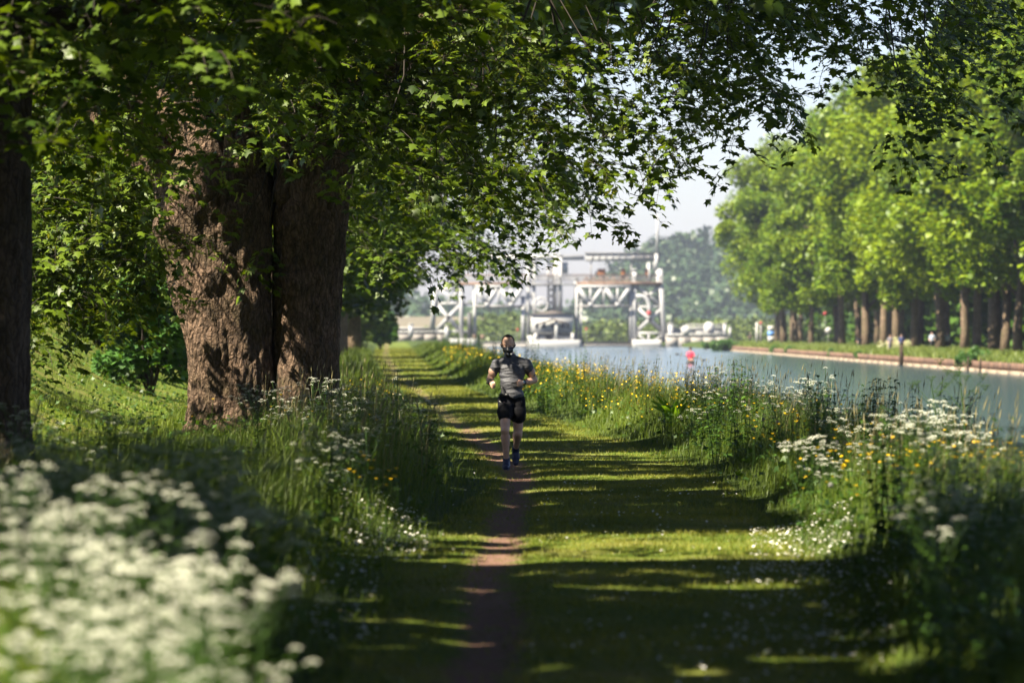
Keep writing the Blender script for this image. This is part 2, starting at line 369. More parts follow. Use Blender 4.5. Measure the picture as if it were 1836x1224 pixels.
ICO1 = ico(2)
def fbm3(P, s, seed=0):
    return np.array([mnoise.fractal(Vector((p[0] * s + seed, p[1] * s, p[2] * s)), 0.6, 2.1, 4) for p in P])
def hill(name, prof, y0, ycrest, y1, spacing, rad, matf):
    """prof: list of (x, crest height)"""
    xs = np.array([p[0] for p in prof], float); zs = np.array([p[1] for p in prof], float)
    gx = np.linspace(xs[0], xs[-1], 60); gy = np.linspace(y0, y1, 24)
    def hz(x, y):
        c = np.interp(x, xs, zs)
        t = np.where(y < ycrest, smooth01((y - y0) / (ycrest - y0)), smooth01((y1 - y) / (y1 - ycrest)))
        return -1.0 + (c + 1) * t
    X, Y = np.meshgrid(gx, gy); Z = hz(X, Y)
    V = np.stack([X.ravel(), Y.ravel(), Z.ravel()], 1)
    i, j = np.meshgrid(np.arange(59), np.arange(23)); a = (j * 60 + i).ravel()
    T = quads(np.stack([a, a + 1, a + 61, a + 60], 1))
    o = obj(name, np_mesh(name, V, T, matf[1], var=np.full(len(V), .5), smooth=True)); o['kind'] = 'structure'
    # forest canopy on it
    g = Geo(); n = 0
    tv0, tt = ICO1
    temps = []
    for k in range(4):
        f = fbm3(tv0, 1.6, k * 7.3); temps.append(tv0 * (1 + 0.35 * f)[:, None])
    P = []
    y = y0 + 5
    while y < ycrest + spacing:
        x = xs[0]
        while x < xs[-1]:
            P.append((x + random.uniform(-.5, .5) * spacing, y + random.uniform(-.5, .5) * spacing)); x += spacing
        y += spacing * (1.0 + 1.2 * (y - y0) / (ycrest - y0) * 0)
    P = np.array(P); Z = hz(P[:, 0], P[:, 1])
    Q = np.stack([P[:, 0], P[:, 1], Z + rad * 0.35], 1); k = 38; q = np.repeat(Q, k, 0); rr_ = np.repeat(rad * rng.uniform(.6, 1.35, len(Q)), k); tone = np.repeat(rng.random(len(Q)), k)
    d = rng.normal(0, 1, q.shape); d /= np.linalg.norm(d, axis=1)[:, None]; d[:, 1] = -np.abs(d[:, 1])
    q = q + d * (rr_ * rng.uniform(.6, 1.05, len(q)))[:, None]; N = len(q)
    R = rotz(rng.random(N) * 6.28) @ rotx(rng.normal(0, .8, N))
    LV_ = np.array([(-.5, -.3, 0), (-.05, -.1, .1), (.45, -.45, 0), (.1, .1, .1), (.3, .5, -.1), (-.35, .4, -.05)]); LT_ = np.array([(0, 2, 4), (0, 4, 5)])
    scatter(g, LV_, LT_, q, R, rr_ * .42, np.clip(tone * .35 + rng.random(N) * .3 + .15, 0, 1))
    f = obj(name + '_forest', g.mesh(name + '_forest', [matf[0]], smooth=False)); f['kind'] = 'stuff'
    tag(f, matf[2], 'forest')
M_HILLF = mat_leaf('hill_foliage', (0.018, 0.045, 0.014), (0.055, 0.09, 0.022), 0.1)
M_OLIVE = mat_leaf('olive_foliage', (0.04, 0.075, 0.012), (0.12, 0.15, 0.025), 0.1)
M_FIELD = mat_plain('field', (0.13, 0.11, 0.065), 0.9, scale=0.02)
hill('hill', [(-60, 2), (30, 8), (45, 26), (60, 37), (75, 44), (95, 46), (110, 49), (150, 60), (230, 72), (420, 70), (700, 50)], 1500, 2000, 2500, 12, 5.8, (M_HILLF, M_HILLF, 'hazy blue-green woodland covering the hill behind the boat lift'))
hill('low_hill', [(-330, 22), (-200, 26), (-110, 22), (-60, 14), (-20, 6), (40, 2)], 1500, 1900, 2300, 15, 7.5, (M_HILLF, M_FIELD, 'faint hazy woodland on the low ridge left of the boat lift'))
hill('rise', [(-34, -1), (-22, 0.0), (-12, 2.4), (-5, 4.0), (4, 4.0), (8, 1), (14, 1), (22, 2.5), (34, 2.0), (60, 3), (110, 4)], 880, 940, 1000, 3.2, 1.9, (M_OLIVE, M_OLIVE, 'olive green trees seen through the truss of the boat lift'))
o = obj('field', np_mesh('field', [[-60, 1100, 0.6], [-10, 1100, 0.6], [-10, 1400, 7.5], [-60, 1400, 7.5]], quads([[0, 1, 2, 3]]), M_FIELD)); o['kind'] = 'structure'

# haze
def haze():
    m = bpy.data.materials.new('haze'); m.use_nodes = True; nt = m.node_tree; nt.nodes.clear()
    o_ = nt.nodes.new('ShaderNodeOutputMaterial'); v = nt.nodes.new('ShaderNodeVolumePrincipled')
    v.inputs['Color'].default_value = (0.72, 0.79, 1.0, 1); v.inputs['Density'].default_value = 0.00014; v.inputs['Anisotropy'].default_value = 0.35
    nt.links.new(v.outputs[0], o_.inputs['Volume'])
    V, T = box(-2700, 2700, -400, 4300, -3.6, 112)
    o = obj('haze', np_mesh('haze', V, T, m)); o['kind'] = 'stuff'
haze()

# ------------------------------------------------------------------ leaves, sprays, crowns
def maple_leaf():
    """palmate five-lobed leaf in the xy plane, stalk at the origin, tip towards +y, unit length"""
    pts = [(0, 0), (0.44, 0.0), (0.26, 0.22), (0.62, 0.48), (0.23, 0.56), (0, 1.0)]
    out = pts + [(-x, y) for x, y in reversed(pts[1:-1])]
    V = [(0, 0.30, 0.0)] + [(x, y, -0.22 * abs(x) - 0.16 * y * y + 0.02) for x, y in out]
    n = len(out); T = [(0, 1 + i, 1 + (i + 1) % n) for i in range(n)]
    return np.array(V, float), np.array(T)
LEAF_V, LEAF_T = maple_leaf()
def simple_leaf():
    V = np.array([(0, 0, 0), (0.45, 0.25, -.1), (0.2, 0.55, -.08), (0, 1, -.2), (-0.2, 0.55, -.08), (-0.45, 0.25, -.1)], float)
    return V, np.array([(0, 1, 2), (0, 2, 3), (0, 3, 4), (0, 4, 5)])
SLEAF_V, SLEAF_T = simple_leaf()
def spray(seed, LV, LT, L=0.54, size=0.124, raceme=True):
    """a twig with opposite leaves; returns verts, tris, material index (0 leaf, 1 twig, 2 raceme), leaf frames"""
    r = random.Random(seed); g = Geo(); frames = []
    pts = [np.array([0, L * t, 0.06 * math.sin(t * 3) - 0.16 * t * t]) for t in (0, .33, .66, 1.0)]
    v, t = tube(pts, [0.006, .005, .004, .002], 3, False); g.add(v, t, 1)
    k = 0
    for t in (0.22, 0.42, 0.62, 0.80, 0.97):
        base = np.array([0, L * t, 0.06 * math.sin(t * 3) - 0.16 * t * t])
        for sgn in ((-1, 1) if t < .95 else (-0.35, 0, .35)) :
            a = -sgn * r.uniform(0.8, 1.25) if t < .95 else -sgn * 1.6
            pet = r.uniform(0.05, 0.13)
            d = np.array([-math.sin(a), math.cos(a), r.uniform(-0.1, .35)])
            e = base + d * pet
            g.add([base + [.0028, 0, .002], base - [.0028, 0, .002], e], [(0, 1, 2)], 1)
            R = (rotz(a + r.uniform(-.3, .3)) @ rotx(r.uniform(-0.5, 0.2)) @ roty(r.uniform(-.4, .4)))
            s = size * r.uniform(0.7, 1.15)
            g.add((R @ (LV * s).T).T + e, LT, 0, r.random()); frames.append((R, e, s)); k += 1
    if raceme:
        for q in range(2):
            b = np.array([r.uniform(-.1, .1), L * r.uniform(.4, 1), -.05])
            for z in range(5):
                c = b + [r.uniform(-.012, .012), r.uniform(-.012, .012), -0.03 * z - .02]; s = 0.018 * (1.1 - z * .06)
                vv = np.array([(s, 0, 0), (-s * .6, s, 0), (-s * .6, -s, 0), (0, 0, -s * 1.6), (0, 0, s)])
                g.add(vv + c, np.array([(0, 1, 3), (1, 2, 3), (2, 0, 3), (1, 0, 4)]), 2)
    V, T, M = g.arr(); return V, T, M, frames, np.concatenate(g.A)
SPR = [spray(i, LEAF_V, LEAF_T, raceme=(i % 3 == 0)) for i in range(6)]
SPR_C = [spray(20 + i, SLEAF_V, SLEAF_T, L=.65, size=0.165, raceme=False) for i in range(4)]

def put_sprays(g, P, R, sc, temps):
    """merge sprays into Geo g with per-spray brightness offset"""
    k = rng.integers(0, len(temps), len(P)); off = rng.uniform(-0.25, 0.25, len(P))
    for i, (V, T, M, fr, A) in enumerate(temps):
        s = k == i; N = int(s.sum())
        if not N: continue
        VV = np.einsum('nij,kj->nki', R[s], V) * np.asarray(sc)[s][:, None, None] + P[s][:, None, :]
        TT = T[None] + (np.arange(N) * len(V))[:, None, None]
        var = np.clip(A[None] + off[s][:, None], 0, 1)
        g.add(VV.reshape(-1, 3), TT.reshape(-1, 3), np.tile(M, N), var.ravel())
    return k, off

def coarse_crown(c, rx, ry, z0, z1, n, size, zb=None, carve=True, blobs=90, rr=None, pol=1.0):
    """leafy upper crown: clumps of leaf clusters spread through an ellipsoid, carved open where sunlight is wanted below"""
    R_ = np.random.default_rng(int(abs(c[1]) * 7 + 11))
    B = []
    while len(B) < blobs:
        p = R_.uniform(-1, 1, 3)
        if (p ** 2).sum() < 1 and (p ** 2).sum() > 0.16: B.append(p)
    B = np.array(B) * [rx, ry, (z1 - z0) / 2] + [c[0], c[1], (z0 + z1) / 2]
    P = B[R_.integers(0, blobs, n)] + R_.normal(0, 1, (n, 3)) * [1.15, 1.15, 0.7]
    U = R_.normal(0, 1, (n * 2 // 3, 3)); U /= np.linalg.norm(U, axis=1)[:, None]; U = U * (R_.random(len(U)) ** .4)[:, None] * [rx, ry, (z1 - z0) / 2] + [c[0], c[1], (z0 + z1) / 2]
    P = np.vstack([P, U])
    if zb is not None: P = P[P[:, 2] > zb(P[:, 0], P[:, 1])]
    if carve:
        u, v = ray_uv(P); P = P[R_.random(len(P)) > lit(u, v) * 1.0]
    return P
def leafify(g, P, size, m=0, r=rng):
    N = len(P); V = np.array([(-.5, 0, 0), (0, .55, -.08), (.5, 0, 0), (0, -.55, -.08), (0.0, 0, .09)]); T = np.array([(0, 4, 1), (1, 4, 2), (2, 4, 3), (3, 4, 0)])[:, ::-1]
    V = np.array([(-.5, -.3, 0), (-.05, -.1, .06), (.45, -.45, 0), (.1, .1, .05), (.3, .5, -.05), (-.35, .4, -.02)])
    T = np.array([(0, 1, 5), (1, 2, 3), (1, 3, 5), (3, 4, 5)])
    if size > .29: V = V[[0, 2, 4, 5]] + [[0, 0, -.04], [0, 0, .08], [0, 0, -.02], [0, 0, .08]]; T = np.array([(0, 1, 3), (1, 2, 3)])
    R = rotz(r.random(N) * 6.28) @ rotx(r.normal(0, .6, N)) @ roty(r.normal(0, .45, N))
    scatter(g, V, T, P, R, size * r.uniform(.7, 1.3, N), r.random(N), m)

def limb_path(p0, p1, sag=0.0, n=6, wob=0.12):
    p0 = np.array(p0, float); p1 = np.array(p1, float); L = np.linalg.norm(p1 - p0); out = []
    for i in range(n + 1):
        t = i / n; p = p0 * (1 - t) + p1 * t
        p = p + np.array([random.uniform(-1, 1), random.uniform(-1, 1), random.uniform(-1, 1)]) * wob * L * 0.25 * math.sin(t * PI)
        p[2] += sag * math.sin(t * PI) * L
        out.append(p)
    return out

def bark_trunk(path, radii, seg=72, rings=120, seed=0, ridge=0.05, lobes=None, knobs=()):
    """trunk surface with fluting, knobs and burrs displaced on real geometry"""
    path = np.array(path, float); radii = np.array(radii, float)
    t = np.linspace(0, 1, len(path)); tt = np.linspace(0, 1, rings)
    C = np.stack([np.interp(tt, t, path[:, i]) for i in range(3)], 1)
    R = np.interp(tt, t, radii)
    k = np.ones(7) / 7
    for i in range(3): C[3:-3, i] = np.convolve(C[:, i], k, 'valid')
    R[3:-3] = np.convolve(R, k, 'valid')
    a = np.arange(seg) / seg * 2 * PI
    V = np.zeros((rings, seg, 3))
    for i in range(rings):
        for j in range(seg):
            z = C[i, 2]; ca, sa = math.cos(a[j]), math.sin(a[j])
            q = Vector((ca * 1.5 + seed, sa * 1.5, z * 0.5))
            f = 0.14 * mnoise.noise(q) + ridge * abs(mnoise.noise(Vector((ca * 6 + seed, sa * 6, z * 0.9)))) * 1.6 + 0.05 * mnoise.noise(Vector((ca * 9, sa * 9 + seed, z * 5)))
            f -= 0.07 * max(0, 1 - abs(mnoise.noise(Vector((ca * 7 + seed, sa * 7, z * 0.8)))) * 9) * .5
            f += 0.022 * mnoise.noise(Vector((ca * 22, sa * 22 + seed, z * 11)))
            if lobes: f += lobes(a[j], z)
            for (ka, kz, kr, kh) in knobs:
                da = math.atan2(math.sin(a[j] - ka), math.cos(a[j] - ka)) * R[i]
                f += kh * math.exp(-(da * da + (z - kz) ** 2) / kr ** 2)
            r = R[i] * (1 + f)
            V[i, j] = C[i] + (ca * r, sa * r, 0)
    q = []
    i, j = np.meshgrid(np.arange(rings - 1), np.arange(seg), indexing='ij'); j2 = (j + 1) % seg
    Q = np.stack([i * seg + j, i * seg + j2, (i + 1) * seg + j2, (i + 1) * seg + j], -1).reshape(-1, 4)
    V = np.vstack([V.reshape(-1, 3), C[-1][None] + [0, 0, R[-1] * .3]]); last = rings * seg; jj = np.arange(seg)
    T = np.vstack([quads(Q), np.stack([(rings - 1) * seg + jj, (rings - 1) * seg + (jj + 1) % seg, np.full(seg, last)], 1)])
    return V, T

def crown_sprays(cx, cyy, rx, ry, zb, ztop, n_cl, per, temps, carve_hi=None, seed=1, dens=None, sig=(0.5, 0.5, 0.2)):
    """positions/orientations of sprays gathered in layered clusters inside the skirt of a crown"""
    R_ = np.random.default_rng(seed); C = []
    tries = 0
    while len(C) < n_cl and tries < n_cl * 60:
        tries += 1
        x = cx + R_.uniform(-rx, rx); y = cyy + R_.uniform(-ry, ry)
        if ((x - cx) / rx) ** 2 + ((y - cyy) / ry) ** 2 > 1: continue
        b = float(zb(x, y)); z = b + abs(R_.normal(0, 1)) * (ztop - b) * 0.55 + 0.25
        if z > ztop: continue
        if dens is not None and R_.random() > dens(x, y, z): continue
        C.append((x, y, z))
    C = np.array(C)
    k = R_.integers(max(2, per - 3), per + 3, len(C)); idx = np.repeat(np.arange(len(C)), k)
    P = C[idx] + R_.normal(0, 1, (len(idx), 3)) * sig
    P = P[P[:, 2] > np.array(zb(P[:, 0], P[:, 1])) - 0.15]
    u, v = ray_uv(P); keep = R_.random(len(P)) > lit(u, v) * (0.92 if carve_hi is None else carve_hi if carve_hi > 0 else np.where(v < 39.5, 1.0, .12)) * np.where((u > -9.5) & (u < 4.6) & (v > 46) & (cyy > 50) & (v < 62) & ((u < -3.2) | (v > 54.6)), 1.0, np.clip((P[:, 2] - 3.4) / 2.2, 0, 1) ** .5)  # sprays dropped along the sun's rays to shape the light
    P = P[keep]; N = len(P)
    out = np.arctan2(P[:, 1] - cyy, P[:, 0] - cx) - PI / 2 + R_.normal(0, 1.0, N)
    Rm = rotz(out) @ rotx(R_.normal(-.25, .3, N)) @ roty(R_.normal(0, .3, N))
    return C, P, Rm, R_.uniform(.8, 1.25, N)

def boughs(g, C, roots, m=0, r0=0.035, seg=4):
    """boughs from limb points to the foliage clusters"""
    for c in C:
        d = [np.linalg.norm(c - r) for r in roots]; r = roots[int(np.argmin(d))]
        L = min(d)
        if L < 0.3 or L > 3.4 or (-8 < c[0] < -2.4 and 50 < c[1] < 59 and random.random() < .7): continue
        pts = limb_path(r, c, sag=0.08, n=4, wob=.35)
        v, t = tube(pts, np.linspace(r0 * min(1.6, 0.4 + L / 5), 0.006, 5), seg, False); g.add(v, t, m)

def tree_tagged(name, base, label, cat='tree', group=None): return empty(name, base, 0, label, cat, group)
def child_mesh(name, me, root):
    o = obj(name, me, root); return o
def shift(V, base): return V - np.array(base)

# ---- B: the huge twin-trunked sycamore
BX, BY = -3.72, 58.0
def zbB(x, y):
    k = np.interp(x, [-9, -6.8, -5.5, -5.1, -2.9, -2.6, 0, 1, 2.4, 3.3, 3.8, 4.1, 5.2, 5.6, 6.1, 6.5, 7.3, 7.8, 10], [1.4, 1.6, 2.7, 4.75, 4.9, 3.7, 3.6, 3.85, 4.35, 5.0, 6.1, 6.0, 6.2, 5.2, 4.7, 5.1, 5.2, 5.8, 7])
    k = 1.73 + (k - 1.73) * np.asarray(y) / 58.0
    far = (np.asarray(y) > 59.5) & (np.asarray(x) > -5.5) & (np.asarray(x) < -2.4)
    k = np.where(far, 3.2, k)
    return k + (vnoise(x, y, 0.9) - 0.5) * 0.5
treeB = tree_tagged('sycamore_tree', (BX, BY, 0.1), 'huge sycamore with two fused dappled trunks and an arching leafy crown over the path')
def make_B():
    base = (BX, BY, 0.1)
    # left trunk: leans up and left, swelling into a burred head
    lob = lambda a, z: 0.10 * math.cos(3 * a + 1.0) + 0.18 * max(0, 1 - z / 0.9) * (0.5 + 0.5 * math.cos(5 * a))
    kn = [(-2.3, 3.3, .28, .2), (-1.6, 2.6, .22, .13), (-1.1, 3.5, .25, .2), (-2.0, 1.5, .25, .09), (-1.3, 1.0, .2, .1), (-2.6, 2.3, .3, .12), (-0.9, 2.2, .2, .15), (-1.7, 3.8, .3, .25)]
    V, T = bark_trunk([(-4.22, BY, -0.3), (-4.25, BY, .5), (-4.27, BY, 1.4), (-4.40, BY, 2.4), (-4.52, BY, 3.3), (-4.55, BY, 4.0), (-4.55, BY, 4.5)], [.72, .62, .62, .70, .80, .86, .62], 110, 150, 2.0, .07, lob, kn)
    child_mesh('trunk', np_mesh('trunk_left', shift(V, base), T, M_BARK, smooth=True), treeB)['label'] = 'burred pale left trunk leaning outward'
    lob2 = lambda a, z: 0.07 * math.cos(3 * a) + 0.15 * max(0, 1 - z / 0.8) * (0.5 + 0.5 * math.cos(4 * a))
    kn2 = [(-2.0, 2.5, .2, .2), (-2.2, 3.4, .25, .2), (-1.2, 1.5, .2, .07), (-1.8, .8, .2, .1)]
    V, T = bark_trunk([(-3.14, BY + .15, -0.3), (-3.16, BY + .15, .6), (-3.14, BY + .15, 2), (-3.08, BY + .15, 3.2), (-3.02, BY + .1, 4.4), (-2.98, BY + .1, 6), (-2.9, BY, 9), (-2.7, BY, 13)], [.57, .51, .50, .52, .60, .46, .34, .12], 90, 170, 9.0, .06, lob2, kn2)
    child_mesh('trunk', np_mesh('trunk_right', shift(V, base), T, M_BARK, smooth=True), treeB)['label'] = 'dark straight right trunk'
    # limbs
    ends = []
    L = [((-4.45, 57.6, 3.7), (-4.75, 57.0, 7.5), .24), ((-4.1, 57.6, 3.9), (-3.7, 57.2, 8.0), .20), ((-4.9, 57.8, 3.9), (-7.4, 56, 6.2), .20), ((-4.3, 58.0, 4.2), (-4.0, 61, 9.0), .22),
         ((-3.0, 58, 4.6), (0.6, 56.0, 7.6), .20), ((-2.9, 58, 5.3), (3.4, 59.5, 8.4), .20), ((-3.0, 58, 5.5), (-1.0, 52, 7.6), .18), ((-2.9, 58, 6.5), (1.0, 64, 8.6), .17),
         ((-4.9, 57.8, 3.7), (-7.9, 57.5, 5.6), .13), ((-4.7, 58, 4.4), (-8.0, 61, 8.0), .18), ((-2.9, 58, 7.5), (3.5, 53, 8.8), .15), ((0.6, 56.0, 7.6), (5.2, 55.5, 7.4), .10), ((3.4, 59.5, 8.4), (7.4, 59.8, 7.2), .10),
         ((-4.75, 57.0, 7.5), (-5.5, 53.0, 10.0), .14), ((-3.7, 57.2, 8.0), (-3.0, 55, 12.5), .14), ((-4.3, 57.45, 3.75), (-4.05, 56.6, 5.6), .09), ((-3.45, 57.7, 3.7), (-3.3, 57.0, 5.2), .10)]
    roots = []
    for i, (a, b, r) in enumerate(L):
        pts = limb_path(a, b, .06, 8, .3)
        V, T = tube(pts, np.linspace(r * 1.25, r * .35, 9), 12)
        child_mesh('limb', np_mesh('limb', shift(V, base), T, M_BARK, smooth=True), treeB)
        roots += [p for p in pts[3:]]
    def dens(x, y, z): return 1.0 if x < 3.3 else (0.55 if x < 6.6 else 0.42)
    C, P, R, sc = crown_sprays(BX + .6, BY, 12.3, 11.5, zbB, 7.7, 700, 8, SPR, seed=5, dens=dens, carve_hi=.9)
    # hand-set hanging sprays: the long tip on the right, lobes in front of the trunks
    ex = []
    def hang(x, y, z, n, s=(.3, .4, .15)):
        ex.append(np.array([x, y, z]) + rng.normal(0, 1, (n, 3)) * s)
    for (x, y, z, n) in [(a, b, c_ + (.38 if 0 < a < 4 else .25 if a >= 4 else 0), d_) for a, b, c_, d_ in ((6.0, 58, 4.9, 5), (6.0, 58, 4.55, 4), (6.1, 58, 4.2, 3), (6.3, 58, 4.0, 2), (6.9, 58.2, 4.85, 4), (7.3, 58.2, 4.65, 3), (6.6, 57.6, 5.2, 5), (4.9, 57, 5.5, 4), (4.55, 57, 5.2, 3),
                         (3.7, 56, 4.6, 4), (3.4, 56, 4.25, 4), (2.9, 55, 3.9, 5), (2.3, 55, 3.6, 5), (1.9, 55, 3.65, 4), (1.2, 56, 3.2, 5), (.5, 58, 3.1, 5), (-.2, 60, 2.9, 6), (-.8, 62, 2.9, 6),
                         (-2.5, 54.5, 4.9, 9), (-2.2, 54.2, 5.4, 9), (-2.9, 54.4, 4.5, 5), (-2.8, 54.3, 5.9, 8), (-3.9, 54.6, 4.45, 6), (-4.4, 54.8, 4.1, 4), (-3.9, 56.9, 2.95, 3), (-3.6, 56.9, 3.0, 3),
                         (-5.0, 55, 4.2, 9), (-5.4, 55, 3.9, 9), (-5.0, 55.2, 3.7, 6), (-5.6, 55, 3.2, 10), (-6.1, 55, 3.0, 12), (-6.4, 55, 2.6, 12), (-6.0, 55, 2.2, 8), (-5.4, 55, 2.9, 8), (-6.6, 55, 2.0, 9), (-6.9, 55, 3.4, 9), (-6.5, 55, 3.8, 10), (-5.2, 55.3, 2.5, 5),
                         (-6.1, 55, 4.2, 10), (-6.8, 55, 1.7, 4), (-0.3, 53.5, 5.5, 8), (0.1, 53.3, 5.2, 5), (-1.0, 53.5, 5.9, 8), (-1.6, 53.8, 5.1, 6))]:
        hang(x, y, z, n, (.3, .45, .14) if x < 3.5 else (.22, .3, .1))
    for _ in range(46): hang(random.uniform(-4.3, .7), random.uniform(53.4, 54.8), random.uniform(4.75, 6.5), random.randint(3, 7), (.32, .3, .12))
    for _ in range(52): hang(random.uniform(-7.6, -5.0), random.uniform(54.4, 55.6), random.uniform(2.0, 4.8), random.randint(3, 6), (.32, .3, .12))
    E = np.concatenate(ex); N = len(E)
    Re = rotz(rng.normal(PI, 1.3, N)) @ rotx(rng.normal(-.3, .3, N)) @ roty(rng.normal(0, .3, N))
    P = np.vstack([P, E]); R = np.concatenate([R, Re]); sc = np.concatenate([sc, rng.uniform(.85, 1.2, N)])
    # nearest sprays inside the frame keep their leaves as separate objects
    px = P[:, 0] / P[:, 1] * F; pz = (P[:, 2] - CAMZ) / P[:, 1] * F
    inframe = (np.abs(px) < 900) & (pz < 580) & (pz > -60) & (px < 0)
    order = np.argsort(np.where(inframe, P[:, 1], 1e9))
    single = order[:28]; mask = np.ones(len(P), bool); mask[single] = False
    g = Geo(); put_sprays(g, P[mask], R[mask], sc[mask], SPR)
    # upper crown
    Q = coarse_crown((BX + .6, BY), 12, 14, 6.6, 19.5, 22000, .4); Q = Q[(Q[:, 2] > 8.2) | (rng.random(len(Q)) < .35)]
    leafify(g, Q, 0.42)
    cr = child_mesh('crown', g.mesh('sycamore_crown', [M_LEAF, M_TWIG, M_RACEME]), treeB); cr['kind'] = 'stuff'
    cr.data.transform(Matrix.Translation(-Vector(base)))
    lm = np_mesh('leaf', LEAF_V, LEAF_T, M_LEAF, var=np.full(len(LEAF_V), .65)); n = 0
    tg = Geo()
    for s in single:
        V, T, M, fr, A = SPR[s % len(SPR)]
        tw = M > 0
        used = np.unique(T[tw]); remap = -np.ones(len(V), int); remap[used] = np.arange(len(used))
        tg.add((R[s] @ (V[used] * sc[s]).T).T + P[s] - base, remap[T[tw]], M[tw])
        for (Rl, e, sz) in fr:
            if n >= 300: break
            o = bpy.data.objects.new('leaf', lm); link(o, cr)
            Mx = R[s] @ Rl; loc = R[s] @ (e * sc[s]) + P[s] - base
            mw = Matrix([list(Mx[i]) + [loc[i]] for i in range(3)] + [[0, 0, 0, 1]]) @ Matrix.Scale(sz * sc[s], 4)
            o.matrix_local = mw; n += 1
    o = child_mesh('twigs', tg.mesh('twigs', [M_LEAF, M_TWIG, M_RACEME]), cr); o['kind'] = 'stuff'
    g = Geo(); D2 = np.array([(np.linalg.norm(P - c, axis=1) < .8).sum() for c in C]); C = C[(D2 >= 4) & ~((np.abs(C[:, 0] + .5) < 4) & (C[:, 2] > 6.0))]; boughs(g, C, roots, r0=.024)
    for e in ex:
        c = e.mean(0)
        if min(np.linalg.norm(c - r) for r in roots) < 2.0: boughs(g, [c + [0, 0, .1]], roots, r0=.016)
    o = child_mesh('boughs', np_mesh('boughs', *[a for a in (shift(g.arr()[0], base), g.arr()[1])], M_TWIG), treeB); o['kind'] = 'stuff'
make_B()

# ---- A: near dark tree at the left edge; and unseen trees added to shade the foreground
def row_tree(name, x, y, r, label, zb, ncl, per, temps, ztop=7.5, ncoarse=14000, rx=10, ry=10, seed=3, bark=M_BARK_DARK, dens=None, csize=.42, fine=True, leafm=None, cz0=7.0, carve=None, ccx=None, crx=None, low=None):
    base = (x, y, float(height(np.array([x]), np.array([y]))[0]))
    t = tree_tagged(name, base, label)
    lob = lambda a, z: 0.06 * math.cos(3 * a + seed) + 0.22 * max(0, 1 - z / 0.9) * (0.5 + 0.5 * math.cos(5 * a + seed))
    V, T = bark_trunk([(x, y, -.3), (x, y, 1), (x + .05, y, 3), (x + .1, y, 6), (x + .1, y, 10), (x, y, 15)], [r * 1.18, r, r * .93, r * .85, r * .55, r * .15], 56, 90, seed * 3.1, .06, lob)
    child_mesh('trunk', np_mesh('trunk', shift(V, base), T, bark, smooth=True), t)
    roots = []; g = Geo()
    for i in range(9):
        a = i * 2.4 + seed; z0 = 3.4 + i * .55
        if low is not None and (math.sin(a) < .2 or math.cos(a) < -.2): continue
        pts = limb_path((x, y, z0), (x + math.cos(a) * rx * .6, y + math.sin(a) * ry * .6, z0 + 2.6), .07, 7, .3)
        V, T = tube(pts, np.linspace(.17, .05, 8) * r / .45, 8); roots += pts[3:]
        child_mesh('limb', np_mesh('limb', shift(V, base), T, bark, smooth=True), t)
    g = Geo()
    if fine:
        C, P, R, sc = crown_sprays(x + .5, y, rx, ry, zb, ztop, ncl, per, temps, seed=seed, dens=dens, carve_hi=carve)
        put_sprays(g, P, R, sc, temps)
        C = C[np.array([(np.linalg.norm(P - c, axis=1) < .8).sum() for c in C]) >= 4]; gb = Geo(); boughs(gb, C, roots, seg=3, r0=.024)
        o = child_mesh('boughs', np_mesh('boughs', shift(gb.arr()[0], base), gb.arr()[1], M_TWIG), t); o['kind'] = 'stuff'
    Q = coarse_crown((ccx if ccx is not None else x + .4, y), crx or rx, max(ry, 13.5), cz0 - .8, 18.5, ncoarse, .42)  # unseen upper crown, widened over the path to deepen the shade
    if low is not None:  # unseen low foliage added out of frame to darken the near crown
        q2 = coarse_crown((x, y), rx, max(ry, 13.5), 2.0, 9.0, 16000, .42); leafify(g, q2[(q2[:, 0] < low) & (q2[:, 2] > 3.2)], csize)
    leafify(g, Q, csize)
    cr = child_mesh('crown', g.mesh('crown', [leafm or M_LEAF_C, M_TWIG, M_RACEME]), t); cr.data.transform(Matrix.Translation(-Vector(base))); cr['kind'] = 'stuff'
    return t
def zbA(x, y):
    k = np.interp(x, [-9, -4.4, -3.6, -2.9, -2.2, -1.5, 0, 6], [3.3, 3.35, 3.3, 3.75, 4.3, 4.6, 5.2, 5.4])
    return 1.73 + (k - 1.73) * np.asarray(y) / 36.0 + (vnoise(x, y, 1.1) - .5) * .5
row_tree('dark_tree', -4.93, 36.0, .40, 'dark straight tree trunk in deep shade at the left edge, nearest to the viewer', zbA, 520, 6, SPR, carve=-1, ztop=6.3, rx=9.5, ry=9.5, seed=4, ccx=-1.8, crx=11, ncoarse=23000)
row_tree('added_shade_tree', -4.6, 14.5, .42, 'unseen tree added to shade the nearest stretch of path', None, 0, 0, None, fine=False, rx=10, ry=15.5, seed=6, low=-5.0, ccx=-1.5, crx=11, ncoarse=23000)
row_tree('added_shade_tree', -4.6, -7.0, .42, 'unseen tree added behind the viewpoint to shade the path', None, 0, 0, None, fine=False, rx=10, ry=11, seed=8, ncoarse=18000, ccx=-1.5, crx=11)

